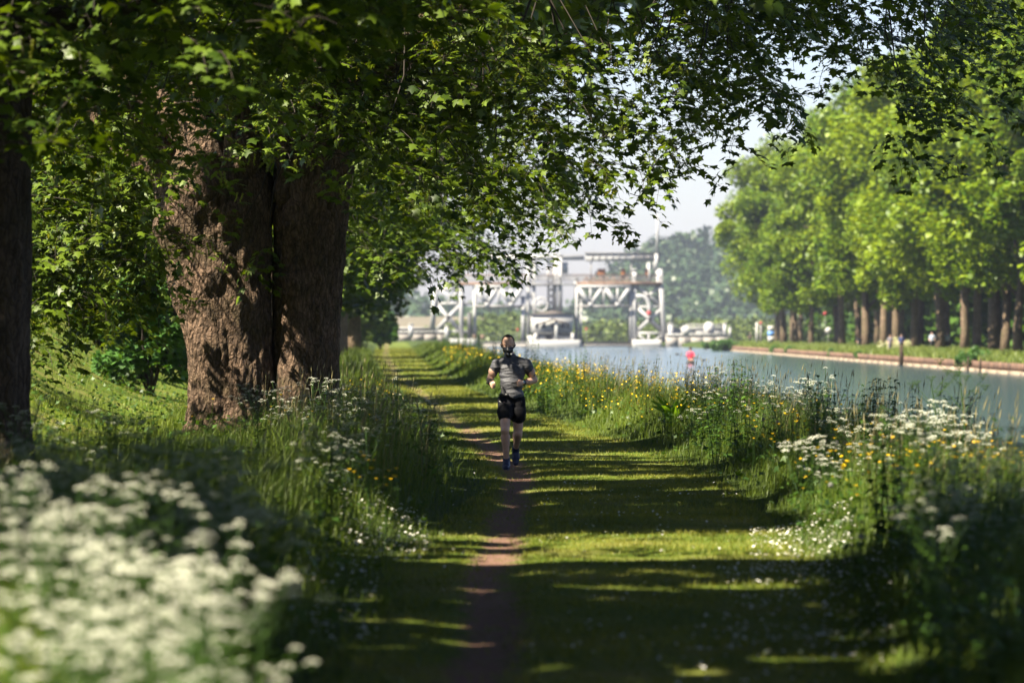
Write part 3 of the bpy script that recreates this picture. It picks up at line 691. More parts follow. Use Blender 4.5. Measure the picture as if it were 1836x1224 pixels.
# ---- C..: the row going away
def zbg(cx, cyy, R=10.5, b=3.15):
    def f(x, y):
        r = np.sqrt((np.asarray(x) - cx) ** 2 + (np.asarray(y) - cyy) ** 2) / R
        return b + 2.6 * np.clip(r - .55, 0, 1) ** 1.5 * 2 + (vnoise(x, y, .8) - .5) * .9
    return f
row_tree('sycamore_tree', -5.0, 80.0, .5, 'sycamore hidden behind the twin trunks with its skirt of leaves reaching over the path', zbg(-4.5, 80, 8), 380, 6, SPR_C, ztop=7.8, rx=6.6, crx=10, carve=.8, ry=9.5, seed=9, ncoarse=16000)
row_tree('sycamore_tree', -6.1, 102.0, .5, 'third sycamore in the left row, translucent yellow-green leaves above the path', zbg(-5.6, 102, 8), 300, 6, SPR_C, ztop=9, rx=6.8, crx=9, ry=9, seed=10, ncoarse=12000, carve=.7)
row_tree('sycamore_tree', -7.0, 125.0, .5, 'fourth sycamore in the left row with a drooping leafy tip above the footpath', zbg(-6.5, 125, 7), 240, 6, SPR_C, ztop=9, rx=5.6, crx=8, ry=9, seed=11, ncoarse=12000, carve=.7)

def generic_tree(name, rad, zlo, zhi, n, size, mat, bark, tr, seed, label, nlimb=7, spread=1.0, lean=.3, group=None):
    R_ = np.random.default_rng(seed); random.seed(seed)
    t = tree_tagged(name, (0, 0, 0), label, 'tree', group)
    V, T = tube([(0, 0, -.4), (random.uniform(-.1, .1), 0, 2), (random.uniform(-lean, lean), random.uniform(-.2, .2), zlo + 1), (0, 0, zhi * .55), (0, 0, zhi * .85)], [tr * 1.25, tr, tr * .85, tr * .6, tr * .12], 12)
    # bark relief
    V = V + np.array([[mnoise.noise(Vector(v * 1.7)) * .08 * tr / .4, mnoise.noise(Vector(v * 1.9) + Vector((9, 0, 0))) * .08 * tr / .4, 0] for v in V])
    child_mesh('trunk', np_mesh('trunk', V, T, bark, smooth=True), t)
    for i in range(nlimb):
        a = i * 2.4 + seed; z0 = zlo * .9 + i * (zhi - zlo) * .08
        pts = limb_path((0, 0, z0), (math.cos(a) * rad * .6, math.sin(a) * rad * .6, z0 + rad * .55), .05, 4, .4)
        V, T = tube(pts, np.linspace(tr * .4, tr * .08, 5), 5); child_mesh('limb', np_mesh('limb', V, T, bark), t)
    nb = 62; B = []
    while len(B) < nb:
        p = R_.uniform(-1, 1, 3)
        if 0.2 < (p ** 2).sum() < 1:
            k = 1 - .25 * p[2] if p[2] > 0 else 1 + .12 * p[2]
            B.append([p[0] * rad * k, p[1] * rad * k, (zlo + zhi) / 2 + p[2] * (zhi - zlo) / 2])
    B = np.array(B); br = R_.uniform(.8, 1.9, nb) * rad / 5.5
    i = R_.integers(0, nb, n); d = R_.normal(0, 1, (n, 3)); d /= np.linalg.norm(d, axis=1)[:, None]
    P = B[i] + d * (br[i] * R_.uniform(.55, 1.08, n))[:, None] * [1, 1, .8]
    g = Geo(); leafify(g, P, size, r=R_)
    cr = child_mesh('crown', g.mesh('crown', [mat]), t); cr['kind'] = 'stuff'
    return t
def copy_tree(src, loc, rz, label=None, s=1.0, parent=None):
    r = src.copy(); COL.objects.link(r); r.location = loc; r.rotation_euler = (random.gauss(0, .03), random.gauss(0, .03), rz); r.scale = (s * random.uniform(.88, 1.15), s * random.uniform(.88, 1.15), s)
    if label: r['label'] = label
    for ch in list(src.children):
        c = ch.copy(); COL.objects.link(c); c.parent = r
        for gch in ch.children:
            d = gch.copy(); COL.objects.link(d); d.parent = c
    return r
ORD = ['first', 'second', 'third', 'fourth', 'fifth', 'sixth', 'seventh', 'eighth', 'ninth', 'tenth', 'eleventh', 'twelfth', 'thirteenth', 'fourteenth', 'fifteenth', 'sixteenth', 'seventeenth', 'eighteenth', 'nineteenth', 'twentieth', 'twenty-first', 'twenty-second', 'twenty-third', 'twenty-fourth', 'twenty-fifth', 'twenty-sixth', 'twenty-seventh', 'twenty-eighth']
def far_left_row():
    G = 'trees of the row along the left of the path'
    src = None
    for i, (y, x, s) in enumerate([(148, -8.3, 1), (171, -8.75, 1), (196, -9.7, 1.), (222, -10.3, 1.05), (250, -11.2, 1.0), (282, -11.6, .9), (262, -12.9, .8), (318, -13.5, .9), (360, -15.5, .9), (410, -17.9, .9), (470, -21, .9)]):
        lab = '%s distant tree in the row left of the path, counted from the near end' % ORD[i]
        z = float(height(np.array([x]), np.array([y]))[0])
        if src is None:
            src = generic_tree('row_tree', 5.6, 3.3, 17, 15000, .38, M_LEAF_C, M_BARK_FAR, .48, 41, lab, group=G); src.location = (x, y, z)
        else: copy_tree(src, (x, y, z), i * 2.1, lab, s)
far_left_row()

def far_bank_trees():
    G = 'tall trees in the avenue on the far canal bank'
    px = [1394, 1405, 1420, 1426, 1435, 1455, 1503, 1510, 1539, 1552, 1572, 1583, 1595, 1607, 1618, 1639, 1651, 1685, 1695, 1730, 1752, 1783, 1800, 1826, 1866, 1905]
    protos = []
    for k in range(4):
        random.seed(60 + k)
        protos.append(generic_tree('avenue_tree', 7.4 + .5 * k, 4.9, 26.5 + k * .7, 24000, .40, M_LEAF_FAR, M_BARK_FAR, [.40, .46, .36, .5][k], 60 + k, 'x', group=G))
    used = [False] * 4; n = 0
    for i, p in enumerate(sorted(px, reverse=True)):
        X = [37.6, 44.5, 38.4, 45.5][i % 4] if i > 3 else 38.0
        d = X * F / (p - 918); k = (i * 7 + i // 3) % 4
        z = float(height(np.array([X]), np.array([d]))[0])
        lab = '%s tall lime-green tree in the far-bank avenue, counted from the right' % ORD[i]
        s = 0.92 + 0.2 * ((i * 37) % 10) / 10
        if not used[k]:
            used[k] = True; r = protos[k]; r.location = (X, d, z); r.rotation_euler = (0, 0, i * 1.7); r.scale = (s, s, s); r['label'] = lab
        else: copy_tree(protos[k], (X, d, z), i * 1.7, lab, s)
    # wood behind the avenue: one mass of foliage
    R_ = np.random.default_rng(77); g = Geo()
    B = []
    for y in np.arange(240, 640, 9):
        for X in (54, 63):
            for z in (2, 7, 12, 17): B.append((X + R_.normal(0, 2), y + R_.normal(0, 3), z + R_.normal(0, 1)))
    B = np.array(B); n = 52000; i = R_.integers(0, len(B), n); d = R_.normal(0, 1, (n, 3)); d /= np.linalg.norm(d, axis=1)[:, None]
    leafify(g, B[i] + d * 4.3 * R_.uniform(.6, 1.1, n)[:, None], 1.1, r=R_)
    o = obj('woodland', g.mesh('woodland', [M_HERB])); tag(o, 'dark leafy wood behind the avenue of trees on the far bank', 'woodland', kind='stuff')
far_bank_trees()
random.seed(99)

# ---- left background: bushes below the row, dark wood, round shrubs near the lift
def bush(name, x, y, r, h, label, n=5200, size=.2, mat=M_SHRUB, group=None, seed=1, z=None):
    R_ = np.random.default_rng(seed)
    b = (x, y, float(height(np.array([x]), np.array([y]))[0]) if z is None else z)
    t = tree_tagged(name, b, label, 'bush', group)
    g = Geo()
    for i in range(7):
        a = i * .9; v, tt = tube(limb_path((0, 0, -.1), (math.cos(a) * r * .6, math.sin(a) * r * .6, h * .7), .1, 4, .4), np.linspace(.04, .01, 5), 4); g.add(v, tt)
    st = child_mesh('stem', g.mesh('stems', [M_TWIG]), t); st['kind'] = 'stuff'
    nb = 26; B = np.stack([R_.normal(0, .42, nb) * r, R_.normal(0, .42, nb) * r, R_.uniform(.15, .85, nb) * h], 1)
    i = R_.integers(0, nb, n); d = R_.normal(0, 1, (n, 3)); d /= np.linalg.norm(d, axis=1)[:, None]
    P = B[i] + d * (R_.uniform(.5, 1.05, n) * .28 * r)[:, None]; P = P[P[:, 2] > 0]
    g = Geo(); leafify(g, P, size, r=R_); f = child_mesh('foliage', g.mesh('foliage', [mat]), t); f['kind'] = 'stuff'
    return t
bush('shrub', -11.0, 104, 2.4, 4.2, 'sunlit bright green shrub between the dark trunk and the twin trunks', seed=1)
bush('shrub', -9.6, 112, 2.0, 3.6, 'rounded green shrub right beside the twin trunks, above the grass bank', seed=2)
bush('shrub', -7.9, 84, 1.5, 2.9, 'dim green shrub touching the left side of the twin trunks', seed=12)
bush('shrub', -10.4, 97, 1.7, 3.2, 'leafy shrub on the crest of the grassy mound', seed=13)
bush('shrub', -13.0, 112, 2.6, 4.6, 'shaded shrub at the top of the grassy mound', seed=3)
bush('shrub', -10.6, 128, 2.4, 5.6, 'tall leafy shrub behind the other shrubs on the left', seed=4)
bush('garden_tree', -13.2, 345, 2.3, 4.6, 'round pale green small tree at the end of the left row of trunks', n=4000, size=.35, mat=mat_leaf('pale_shrub', (0.10, 0.18, 0.04), (0.22, 0.30, 0.08), .35), seed=5)
bush('garden_tree', -13.2, 385, 1.8, 4.2, 'darker round small tree beside the pale green one', n=3000, size=.35, seed=6)
def left_wood():
    R_ = np.random.default_rng(78); g = Geo(); B = []
    for y in np.arange(118, 420, 7):
        x0 = float(pathL(y)) - 11.5 - (y - 118) * .012
        for dx in (0, 6, 12):
            for z in (2, 6, 10, 14): B.append((x0 - dx + R_.normal(0, 1.3), y + R_.normal(0, 2), z + R_.normal(0, 1)))
    B = np.array(B); n = 40000; i = R_.integers(0, len(B), n); d = R_.normal(0, 1, (n, 3)); d /= np.linalg.norm(d, axis=1)[:, None]
    leafify(g, B[i] + d * 3.2 * R_.uniform(.6, 1.1, n)[:, None], .75, r=R_)
    o = obj('woodland', g.mesh('woodland', [M_HERB])); tag(o, 'dark wood filling the gap left of the twin trunks', 'woodland', kind='stuff')
left_wood()

# ------------------------------------------------------------------ grass
def H(x, y): return height(np.atleast_1d(np.asarray(x, float)), np.atleast_1d(np.asarray(y, float)))
def blades(P, h, w, bend, az, var, segs=2):
    N = len(P); d = np.stack([np.cos(az), np.sin(az), 0 * az], 1); f = rng.random(N) * PI
    s = np.stack([np.cos(f), np.sin(f), 0 * f], 1) * (w / 2)[:, None]; z = np.array([0, 0, 1.0])
    v0 = P - s; v1 = P + s; m = P + d * (bend * .28)[:, None] + z * (h * .58)[:, None]
    t = P + d * bend[:, None] + z * (h * (1 - .35 * (bend / h) ** 2))[:, None]
    if segs == 1:
        return np.stack([v0 - s * .3, v1 + s * .3, t], 1).reshape(-1, 3), np.arange(N * 3).reshape(-1, 3), np.repeat(var, 3)
    V = np.stack([v0, v1, m + s * .75, m - s * .75, t], 1)
    T = np.array([[0, 1, 2], [0, 2, 3], [3, 2, 4]])[None] + (np.arange(N) * 5)[:, None, None]
    return V.reshape(-1, 3), T.reshape(-1, 3), np.repeat(var, 5)
def sample_y(n, y0, y1, p):
    """y with density falling as y**-p times the width of view"""
    ys = np.linspace(y0, y1, 400); wgt = ys ** (1 - p); c = np.cumsum(wgt); c /= c[-1]
    return np.interp(rng.random(n), c, ys)
def verge_points(n, y0, y1, p, side):
    y = sample_y(n, y0, y1, p); half = .1345 * y + .5
    if side < 0:
        a = np.maximum(-half, pathL(y) - 9.5); b = pathL(y) + .08
    else:
        a = pathR(y) - .08; b = np.minimum(half, canal_near(y) + .1)
    x = a + (b - a) * rng.random(n); k = b > a
    return x[k], y[k]
def verge_height(x, y, side):
    t = (pathL(y) - x) if side < 0 else (x - pathR(y))
    h = .07 + .50 * smooth01(t / 1.3) * (0.55 + .75 * vnoise(x, y, .8))
    if side > 0: h = h * 1.05
    if side < 0: h = h * np.where(t > 4.6, .28, 1.0) * np.where((np.abs(x + 4.3) < .95) & (np.abs(y - 52) < 8), .4, 1)
    return h
def grass():
    g = Geo()
    for side, n, y0, y1, p in ((-1, 62000, 9, 66, 1.0), (1, 56000, 17, 72, 1.0), (-1, 26000, 60, 330, 1.5), (1, 40000, 66, 420, 1.6)):
        x, y = verge_points(n, y0, y1, p, side); h = verge_height(x, y, side) * rng.uniform(.55, 1.3, len(x))
        N = len(x); P = np.stack([x, y, H(x, y) - .01], 1)
        wd = np.maximum(.0055, y * 9e-5) * rng.uniform(.7, 1.5, N) * (1.5 if y0 > 55 else 1)
        var = np.clip(vnoise(x, y, .5) * .6 + rng.uniform(-.1, .5, N) + (.6 * ((pathL(y) - x) > 4.4) if side < 0 else 0), 0, 1)  # blades on the mound coloured yellower to look sunlit
        V, T, A = blades(P, h, wd, h * rng.uniform(.05, .65, N), rng.normal(.6, 1.3, N), var); g.add(V, T, 0, A)
    o = obj('verge_grass', g.mesh('verge_grass', [M_GRASS])); tag(o, 'long green meadow grass on both verges of the path', 'grass', kind='stuff')
    g = Geo()
    for n, y0, y1, p, hh in ((100000, 16, 50, .9, .03), (50000, 50, 140, 1.3, .045), (14000, 140, 420, 1.5, .08)):
        y = sample_y(n, y0, y1, p); L, R = pathL(y) - .1, pathR(y) + .1; x = L + (R - L) * rng.random(n)
        trk = np.exp(-((x - track(y)) / (.19 + .0006 * y)) ** 4); k = rng.random(n) > trk * .85; x, y = x[k], y[k]; N = len(x)
        h = hh * rng.uniform(.5, 1.7, N) * (.6 + .8 * vnoise(x, y, 1.6)); P = np.stack([x, y, H(x, y) - .004], 1)
        var = np.clip(vnoise(x, y, .9) * .8 + rng.uniform(-.2, .4, N), 0, 1)
        V, T, A = blades(P, h, np.maximum(.006, y * 1.2e-4) * rng.uniform(.7, 1.4, N), h * rng.uniform(.2, 1.2, N), rng.random(N) * 6.28, var, 1); g.add(V, T, 0, A)
    o = obj('mown_grass', g.mesh('mown_grass', [M_LAWN])); tag(o, 'short mown grass of the footpath either side of the worn track', 'grass', kind='stuff')
    # far bank grass
    g = Geo(); n = 42000; y = sample_y(n, 225, 600, 1.2); x = FAR_X + .1 + 9 * rng.random(n) ** 1.6
    P = np.stack([x, y, H(x, y)], 1); h = rng.uniform(.2, .62, n)
    V, T, A = blades(P, h, np.full(n, .09), h * .4, rng.random(n) * 6.28, rng.random(n), 1); g.add(V, T, 0, A)
    o = obj('bank_grass', g.mesh('bank_grass', [mat_leaf('bank_grass', (.07, .12, .015), (.20, .24, .05), .3)])); tag(o, 'long sunlit grass on top of the far canal bank', 'grass', kind='stuff')
    # flowering grasses with seed heads
    g = Geo()
    xs, ys = [], []
    for n, x0, x1, y0, y1 in ((620, 3.2, 5.4, 34, 80), (450, 1.6, 4.6, 62, 108), (420, -4.6, -1.6, 44, 78), (160, -2.4, -.8, 34, 48), (120, 3.0, 5.0, 28, 40)):
        xs.append(rng.uniform(x0, x1, n)); ys.append(rng.uniform(y0, y1, n))
    x = np.concatenate(xs); y = np.concatenate(ys); y = np.where((np.abs(x + 4.3) < .9) & (np.abs(y - 52) < 8), 61, y); k = ((x > pathR(y) + .5) & (x < canal_near(y))) | (x < pathL(y) - .5); x, y = x[k], y[k]
    for a, b, z in zip(x, y, H(x, y)):
        h = random.uniform(.5, 1.12); az = random.gauss(.6, 1); l = random.uniform(.05, .22)
        top = np.array([a + math.cos(az) * l, b + math.sin(az) * l, z + h]); mid = np.array([a + math.cos(az) * l * .3, b + math.sin(az) * l * .3, z + h * .6])
        vv, tt = tube([(a, b, z), mid, top], [.0026, .002, .0015], 3, False); g.add(vv, tt, 0, .2)
        d = top - mid; d /= np.linalg.norm(d); q = random.uniform(.06, .12)
        vv, tt = tube([top - d * q * .6, top - d * q * .2, top + d * q * .5], [.0015, random.uniform(.004, .008), .001], 4, False); g.add(vv, tt, 0, random.random())
    o = obj('flowering_grass', g.mesh('flowering_grass', [M_SEED])); tag(o, 'tall flowering grasses with seed heads standing against the water', 'grass', kind='stuff')
    # low broad-leaved ground cover
    g = Geo()
    for side, n, y0, y1 in ((-1, 15000, 9, 90), (1, 15000, 17, 110)):
        x, y = verge_points(n, y0, y1, 1.0, side); t = np.where(side < 0, pathL(y) - x, x - pathR(y)); k = (rng.random(len(x)) < smooth01(t / .8)) & (vnoise(x, y, .9) > .35); x, y = x[k], y[k]
        P = np.stack([x, y, H(x, y) + rng.random(len(x)) ** 1.3 * .38], 1); leafify(g, P, .075)
    o = obj('low_herbs', g.mesh('low_herbs', [M_HERB])); tag(o, 'low broad-leaved herbs growing among the verge grass', 'herbs', kind='stuff')
grass()

# ------------------------------------------------------------------ wild flowers
def umbel(r, rr):
    g = Geo(); n = 9
    for i in range(n):
        a = i * 2.4; q = r * math.sqrt((i + .4) / n); c = np.array([math.cos(a) * q, math.sin(a) * q, .35 * r - .5 * q * q / r])
        s = r * rr.uniform(.24, .34); k = 6; ang = np.arange(k) / k * 6.28 + rr.random()
        rad = s * np.where(np.arange(k) % 2 == 0, 1, .65)
        V = np.vstack([[0, 0, s * .35], np.stack([np.cos(ang) * rad, np.sin(ang) * rad, 0 * ang], 1)]) + c
        T = [(0, 1 + j, 1 + (j + 1) % k) for j in range(k)]; g.add(V, T, 0, rr.random())
        e = np.array([0, 0, -r * .9]); w_ = .0012
        g.add([e, c + [w_, 0, 0], c + [-w_, 0, 0]], [(0, 1, 2)], 1, .5)
    return g
def cow_parsley_proto(seed):
    rr = random.Random(seed); h = rr.uniform(.72, 1.0); st = Geo(); tops = []
    main = [(0, 0, 0), (rr.uniform(-.03, .03), rr.uniform(-.03, .03), h * .5), (rr.uniform(-.06, .06), rr.uniform(-.06, .06), h)]
    v, t = tube(main, [.006, .0045, .003], 4, False); st.add(v, t, 0); tops.append(np.array(main[-1]))
    for i in range(rr.randint(4, 6)):
        z0 = h * rr.uniform(.4, .85); a = i * 2.2 + rr.random(); l = rr.uniform(.1, .24)
        b = np.array([0, 0, z0]); e = np.array([math.cos(a) * l, math.sin(a) * l, min(h * 1.02, z0 + rr.uniform(.18, .34))])
        v, t = tube([b, (b + e) / 2 + [math.cos(a) * .03, math.sin(a) * .03, -.02], e], [.0035, .003, .002], 3, False); st.add(v, t, 0); tops.append(e)
        for _q in range(2):
            e2 = e + [rr.uniform(-.10, .10), rr.uniform(-.10, .10), rr.uniform(-.07, .03)]
            v, t = tube([(b + e) / 2, e2], [.002, .0015], 3, False); st.add(v, t, 0); tops.append(e2)
    # ferny leaves low on the stem
    lf = Geo()
    for i in range(26):
        z0 = h * rr.uniform(.08, .7); a = rr.random() * 6.28; l = rr.uniform(.05, .2)
        for j in range(4):
            c = np.array([math.cos(a) * l * (j + 1) / 4, math.sin(a) * l * (j + 1) / 4, z0 + .02 * j]); s = .035 * (1.1 - j * .15)
            R = rotz(a + rr.uniform(-.6, .6)) @ rotx(rr.uniform(-.5, .5)); lf.add((R @ (SLEAF_V * s * 1.2).T).T + c, SLEAF_T, 0, rr.random())
    us = [umbel(rr.uniform(.019, .035), rr) for _ in tops]
    return st, lf, list(zip(tops, us)), h
CP = []
for k in range(6):
    st, lf, us, h = cow_parsley_proto(200 + k)
    whole = Geo(); 
    V, T, M = st.arr(); whole.add(V, T, 1); V, T, M = lf.arr(); whole.add(V, T, 1, np.concatenate(lf.A))
    for tp, u in us: V, T, M = u.arr(); whole.add(V + tp, T, M, np.concatenate(u.A))
    CP.append((st.mesh('stem', [M_HERB]), lf.mesh('foliage', [M_HERB]), [(tp, u.mesh('umbel', [M_WHITE_FL, M_HERB])) for tp, u in us], whole.mesh('cow_parsley', [M_WHITE_FL, M_HERB])))
def place_cp(x, y, detail, label, group):
    k = random.randrange(6); s = random.uniform(.8, 1.2); z = float(H(x, y)[0]); a = random.random() * 6.28
    st, lf, us, wh = CP[k]
    if detail:
        r = empty('cow_parsley', (x, y, z), a, label, 'wildflower', group); r.scale = (s,) * 3
        o = obj('stem', st, r); o['kind'] = 'stuff'; o = obj('foliage', lf, r); o['kind'] = 'stuff'
        for tp, u in us: obj('umbel', u, r).location = tp
    else:
        o = obj('cow_parsley', wh); o.location = (x, y, z); o.rotation_euler = (random.gauss(0, .06), random.gauss(0, .06), a); o.scale = (s,) * 3
        tag(o, label, 'wildflower', group)
def parsley():
    zones = [  # n, y range, photo-x range used as direction, detail, label, group
        (80, 9.2, 19.5, lambda y: (-.137 * y, -.066 * y), True, 'white cow parsley in the sunlit near drift', 'cow parsley in the near sunlit drift'),
        (40, 18, 26, lambda y: (-.137 * y, -.06 * y), False, 'cow parsley in shade behind the drift', 'shaded cow parsley behind the drift'),
        (14, 27, 38, lambda y: (-.137 * y, -.10 * y), False, 'cow parsley round the dark leftmost trunk', 'cow parsley by the dark trunk'),
        (34, 39, 52, lambda y: (-.066 * y, pathL(y) - .5), False, 'cow parsley right of the twin trunks', 'cow parsley right of the twin trunks'),
        (10, 29, 34, lambda y: (-.05 * y, -1.1), False, 'cow parsley beside the sunlit daisies', 'cow parsley near the daisies'),
        (64, 48, 74, lambda y: (.045 * y, .086 * y), False, 'cow parsley on the sunlit right verge', 'cow parsley on the right verge'),
        (42, 31, 44, lambda y: (.075 * y, .134 * y), False, 'cow parsley among weeds at right edge', 'cow parsley at the right edge'),
        (20, 20, 27, lambda y: (.10 * y, .134 * y), False, 'cow parsley in the lower right shade', 'cow parsley in the lower right shade')]
    for n, y0, y1, f, det, lab, grp in zones:
        for _ in range(n):
            y = random.uniform(y0, y1) if n != 80 else y0 + (y1 - y0) * random.random() ** .8
            a, b = f(y); x = random.uniform(float(a), float(b))
            if x < canal_near(y) - .6: place_cp(x, y, det, lab, grp)
parsley()

def buttercups():
    def flower(var):
        g = Geo(); h = .38 + .12 * var
        v, t = tube([(0, 0, 0), (.01, .01, h * .6), (.0, .03 * var, h)], [.0025, .002, .0015], 3, False); g.add(v, t, 1, .5)
        c = np.array([0, .03 * var, h])
        for i in range(5):
            a = i * 2 * PI / 5; d = np.array([math.cos(a), math.sin(a), 0]); s = np.array([-math.sin(a), math.cos(a), 0])
            g.add([c, c + d * .012 + s * .008 + [0, 0, .007], c + d * .016 + [0, 0, .011], c + d * .012 - s * .008 + [0, 0, .007]], [(0, 1, 2), (0, 2, 3)], 0, random.random())
        return g
    F_ = [flower(i / 3) for i in range(3)]; FM = [f.mesh('buttercup', [M_YELLOW, M_HERB]) for f in F_]
    def ok(x, y): return (x > pathR(y) + .35 and x < canal_near(y) - .4) or x < pathL(y) - .12
    zone = [(22, 29.5, 33, -.046, -.030, 'buttercup in the small cluster left of track', 'buttercups left of the track'),
            (16, 40, 52, -.085, -.03, 'buttercup in long grass before the twin trunks', 'buttercups before the twin trunks'),
            (150, 29, 45, .06, .134, 'buttercup scattered over the near right verge', 'buttercups on the near right verge'),
            (85, 45, 62, .035, .08, 'buttercup in the middle right verge', 'buttercups in the middle right verge')]
    for n, y0, y1, a, b, lab, grp in zone:
        for _ in range(n):
            for _t in range(20):
                y = random.uniform(y0, y1); x = random.uniform(a * y, b * y)
                if ok(x, y): break
            else: continue
            o = obj('buttercup', FM[random.randrange(3)]); o.location = (x, y, float(H(x, y)[0]) + .04); o.rotation_euler = (0, 0, random.random() * 6.28); s = random.uniform(1.0, 1.5); o.scale = (s,) * 3
            tag(o, lab, 'wildflower', grp)
    # the yellow mass further off
    g = Geo()
    x = []; y = []
    for n, y0, y1, a, b in ((950, 58, 88, .012, .055), (700, 85, 125, -.004, .025), (500, 125, 260, -.018, .004), (160, 60, 75, -.055, -.03), (300, 30, 60, .05, .13)):
        yy = rng.uniform(y0, y1, n); xx = rng.uniform(a, b, n) * yy; x.append(xx); y.append(yy)
    x = np.concatenate(x); y = np.concatenate(y); k = ((x > pathR(y) + .3) & (x < canal_near(y) - .5)) | (x < pathL(y) - .2); x, y = x[k], y[k]
    z = H(x, y) + np.minimum(.62, .2 + .3 * np.abs(x - pathR(y)) + .1) * rng.uniform(.8, 1.25, len(x))
    V = np.array([(-.5, -.5, 0), (.5, -.5, 0), (.5, .5, .2), (-.5, .5, .2), (0, 0, -.3)]); T = np.array([(0, 1, 4), (1, 2, 4), (2, 3, 4), (3, 0, 4)])
    scatter(g, V, T, np.stack([x, y, z], 1), rotz(rng.random(len(x)) * 6.28) @ rotx(rng.normal(0, .4, len(x))), np.maximum(.026, y * 3.6e-4), rng.random(len(x)), 0)
    o = obj('buttercup_meadow', g.mesh('buttercup_meadow', [M_YELLOW])); tag(o, 'mass of yellow buttercups in the sunlit verge beyond the runner', 'wildflowers', kind='stuff')
    # daisies
    g = Geo(); x = []; y = []
    for n, y0, y1, a, b in ((420, 28.5, 35, -.045, -.022), (240, 21, 29, -.062, -.035), (520, 27, 34, .062, .09), (380, 20, 28, .055, .10), (260, 20, 46, -.02, .06), (60, 17, 22, .04, .09)):
        yy = rng.uniform(y0, y1, n); xx = rng.uniform(a, b, n) * yy; x.append(xx); y.append(yy)
    x = np.concatenate(x); y = np.concatenate(y); k = np.abs(x - track(y)) > .25; x, y = x[k], y[k]; N = len(x)
    t = np.maximum(pathL(y) - x, x - pathR(y)); z = H(x, y) + .035 + .16 * smooth01(t / .8)
    k = 7; ang = np.arange(k) / k * 6.28; rad = np.where(np.arange(k) % 2 == 0, .5, .42)
    V = np.vstack([[0, 0, -.1], np.stack([np.cos(ang) * rad, np.sin(ang) * rad, .08 + 0 * ang], 1)]); T = np.array([(0, 1 + j, 1 + (j + 1) % k) for j in range(k)])
    scatter(g, V, T, np.stack([x, y, z], 1), rotz(rng.random(N) * 6.28) @ rotx(rng.normal(.2, .4, N)), rng.uniform(.018, .028, N), rng.random(N), 0)
    ki = np.array([[-.16, -.16, .1], [.16, -.16, .1], [0, .2, .12]]); scatter(g, ki, np.array([(0, 1, 2)]), np.stack([x, y, z + .002], 1), np.repeat(np.eye(3)[None], N, 0), .024, rng.random(N), 1)
    o = obj('daisies', g.mesh('daisies', [M_DAISY, M_YELLOW])); tag(o, 'tiny white daisies sprinkled along the edges of the mown path', 'wildflowers', kind='stuff')
buttercups()

def G(px, py, z):
    """ground-plan position of something of height z seen at photo point px, py"""
    d = (CAMZ - z) / (py - 596.0) * F; return (px - 918) / F * d, d
def clocks():
    side = ['on the right verge below the white flowers, leftmost', 'on the right verge below the white flowers, middle one', 'on the right verge below the white flowers, rightmost', 'standing apart at the edge of the taller weeds', 'left one of the close pair in the weeds', 'right one of the close pair in the weeds', 'low in the dark weeds nearest the mown path', 'nearest to the viewer at the edge of the shade', 'farthest up the right verge']
    V0, T0 = ICO1; bm = Geo()
    rr = random.Random(5)
    for i in range(90):
        d = np.array([rr.gauss(0, 1) for _ in range(3)]); d /= np.linalg.norm(d); u, v = frame_of(d); e = d * .021; s = .0045
        bm.add([d * .004, e + u * s, e - u * .5 * s + v * s, e - u * .5 * s - v * s], [(0, 1, 2), (0, 2, 3), (0, 3, 1), (1, 2, 3)], 0, rr.random())
    head = bm.mesh('seed_head', [M_CLOCK])
    v, t = tube([(0, 0, 0), (.01, 0, .25), (0, 0, .5)], [.003, .0025, .002], 4, False); stm = np_mesh('stem', v, t, M_HERB, var=np.full(len(v), .5))
    for i, (px, py) in enumerate([(1350, 764), (1369, 755), (1394, 758), (1440, 795), (1500, 793), (1515, 794), (1489, 847), (1544, 923), (1317, 739)]):
        x, y = G(px, py, .62); r = empty('dandelion_clock', (x, y, float(H(x, y)[0])), 0, 'round white dandelion clock ' + side[i], 'wildflower', 'dandelion clocks on the right verge')
        obj('stem', stm, r); h = obj('seed_head', head, r); h.location = (0, 0, .5)
clocks()

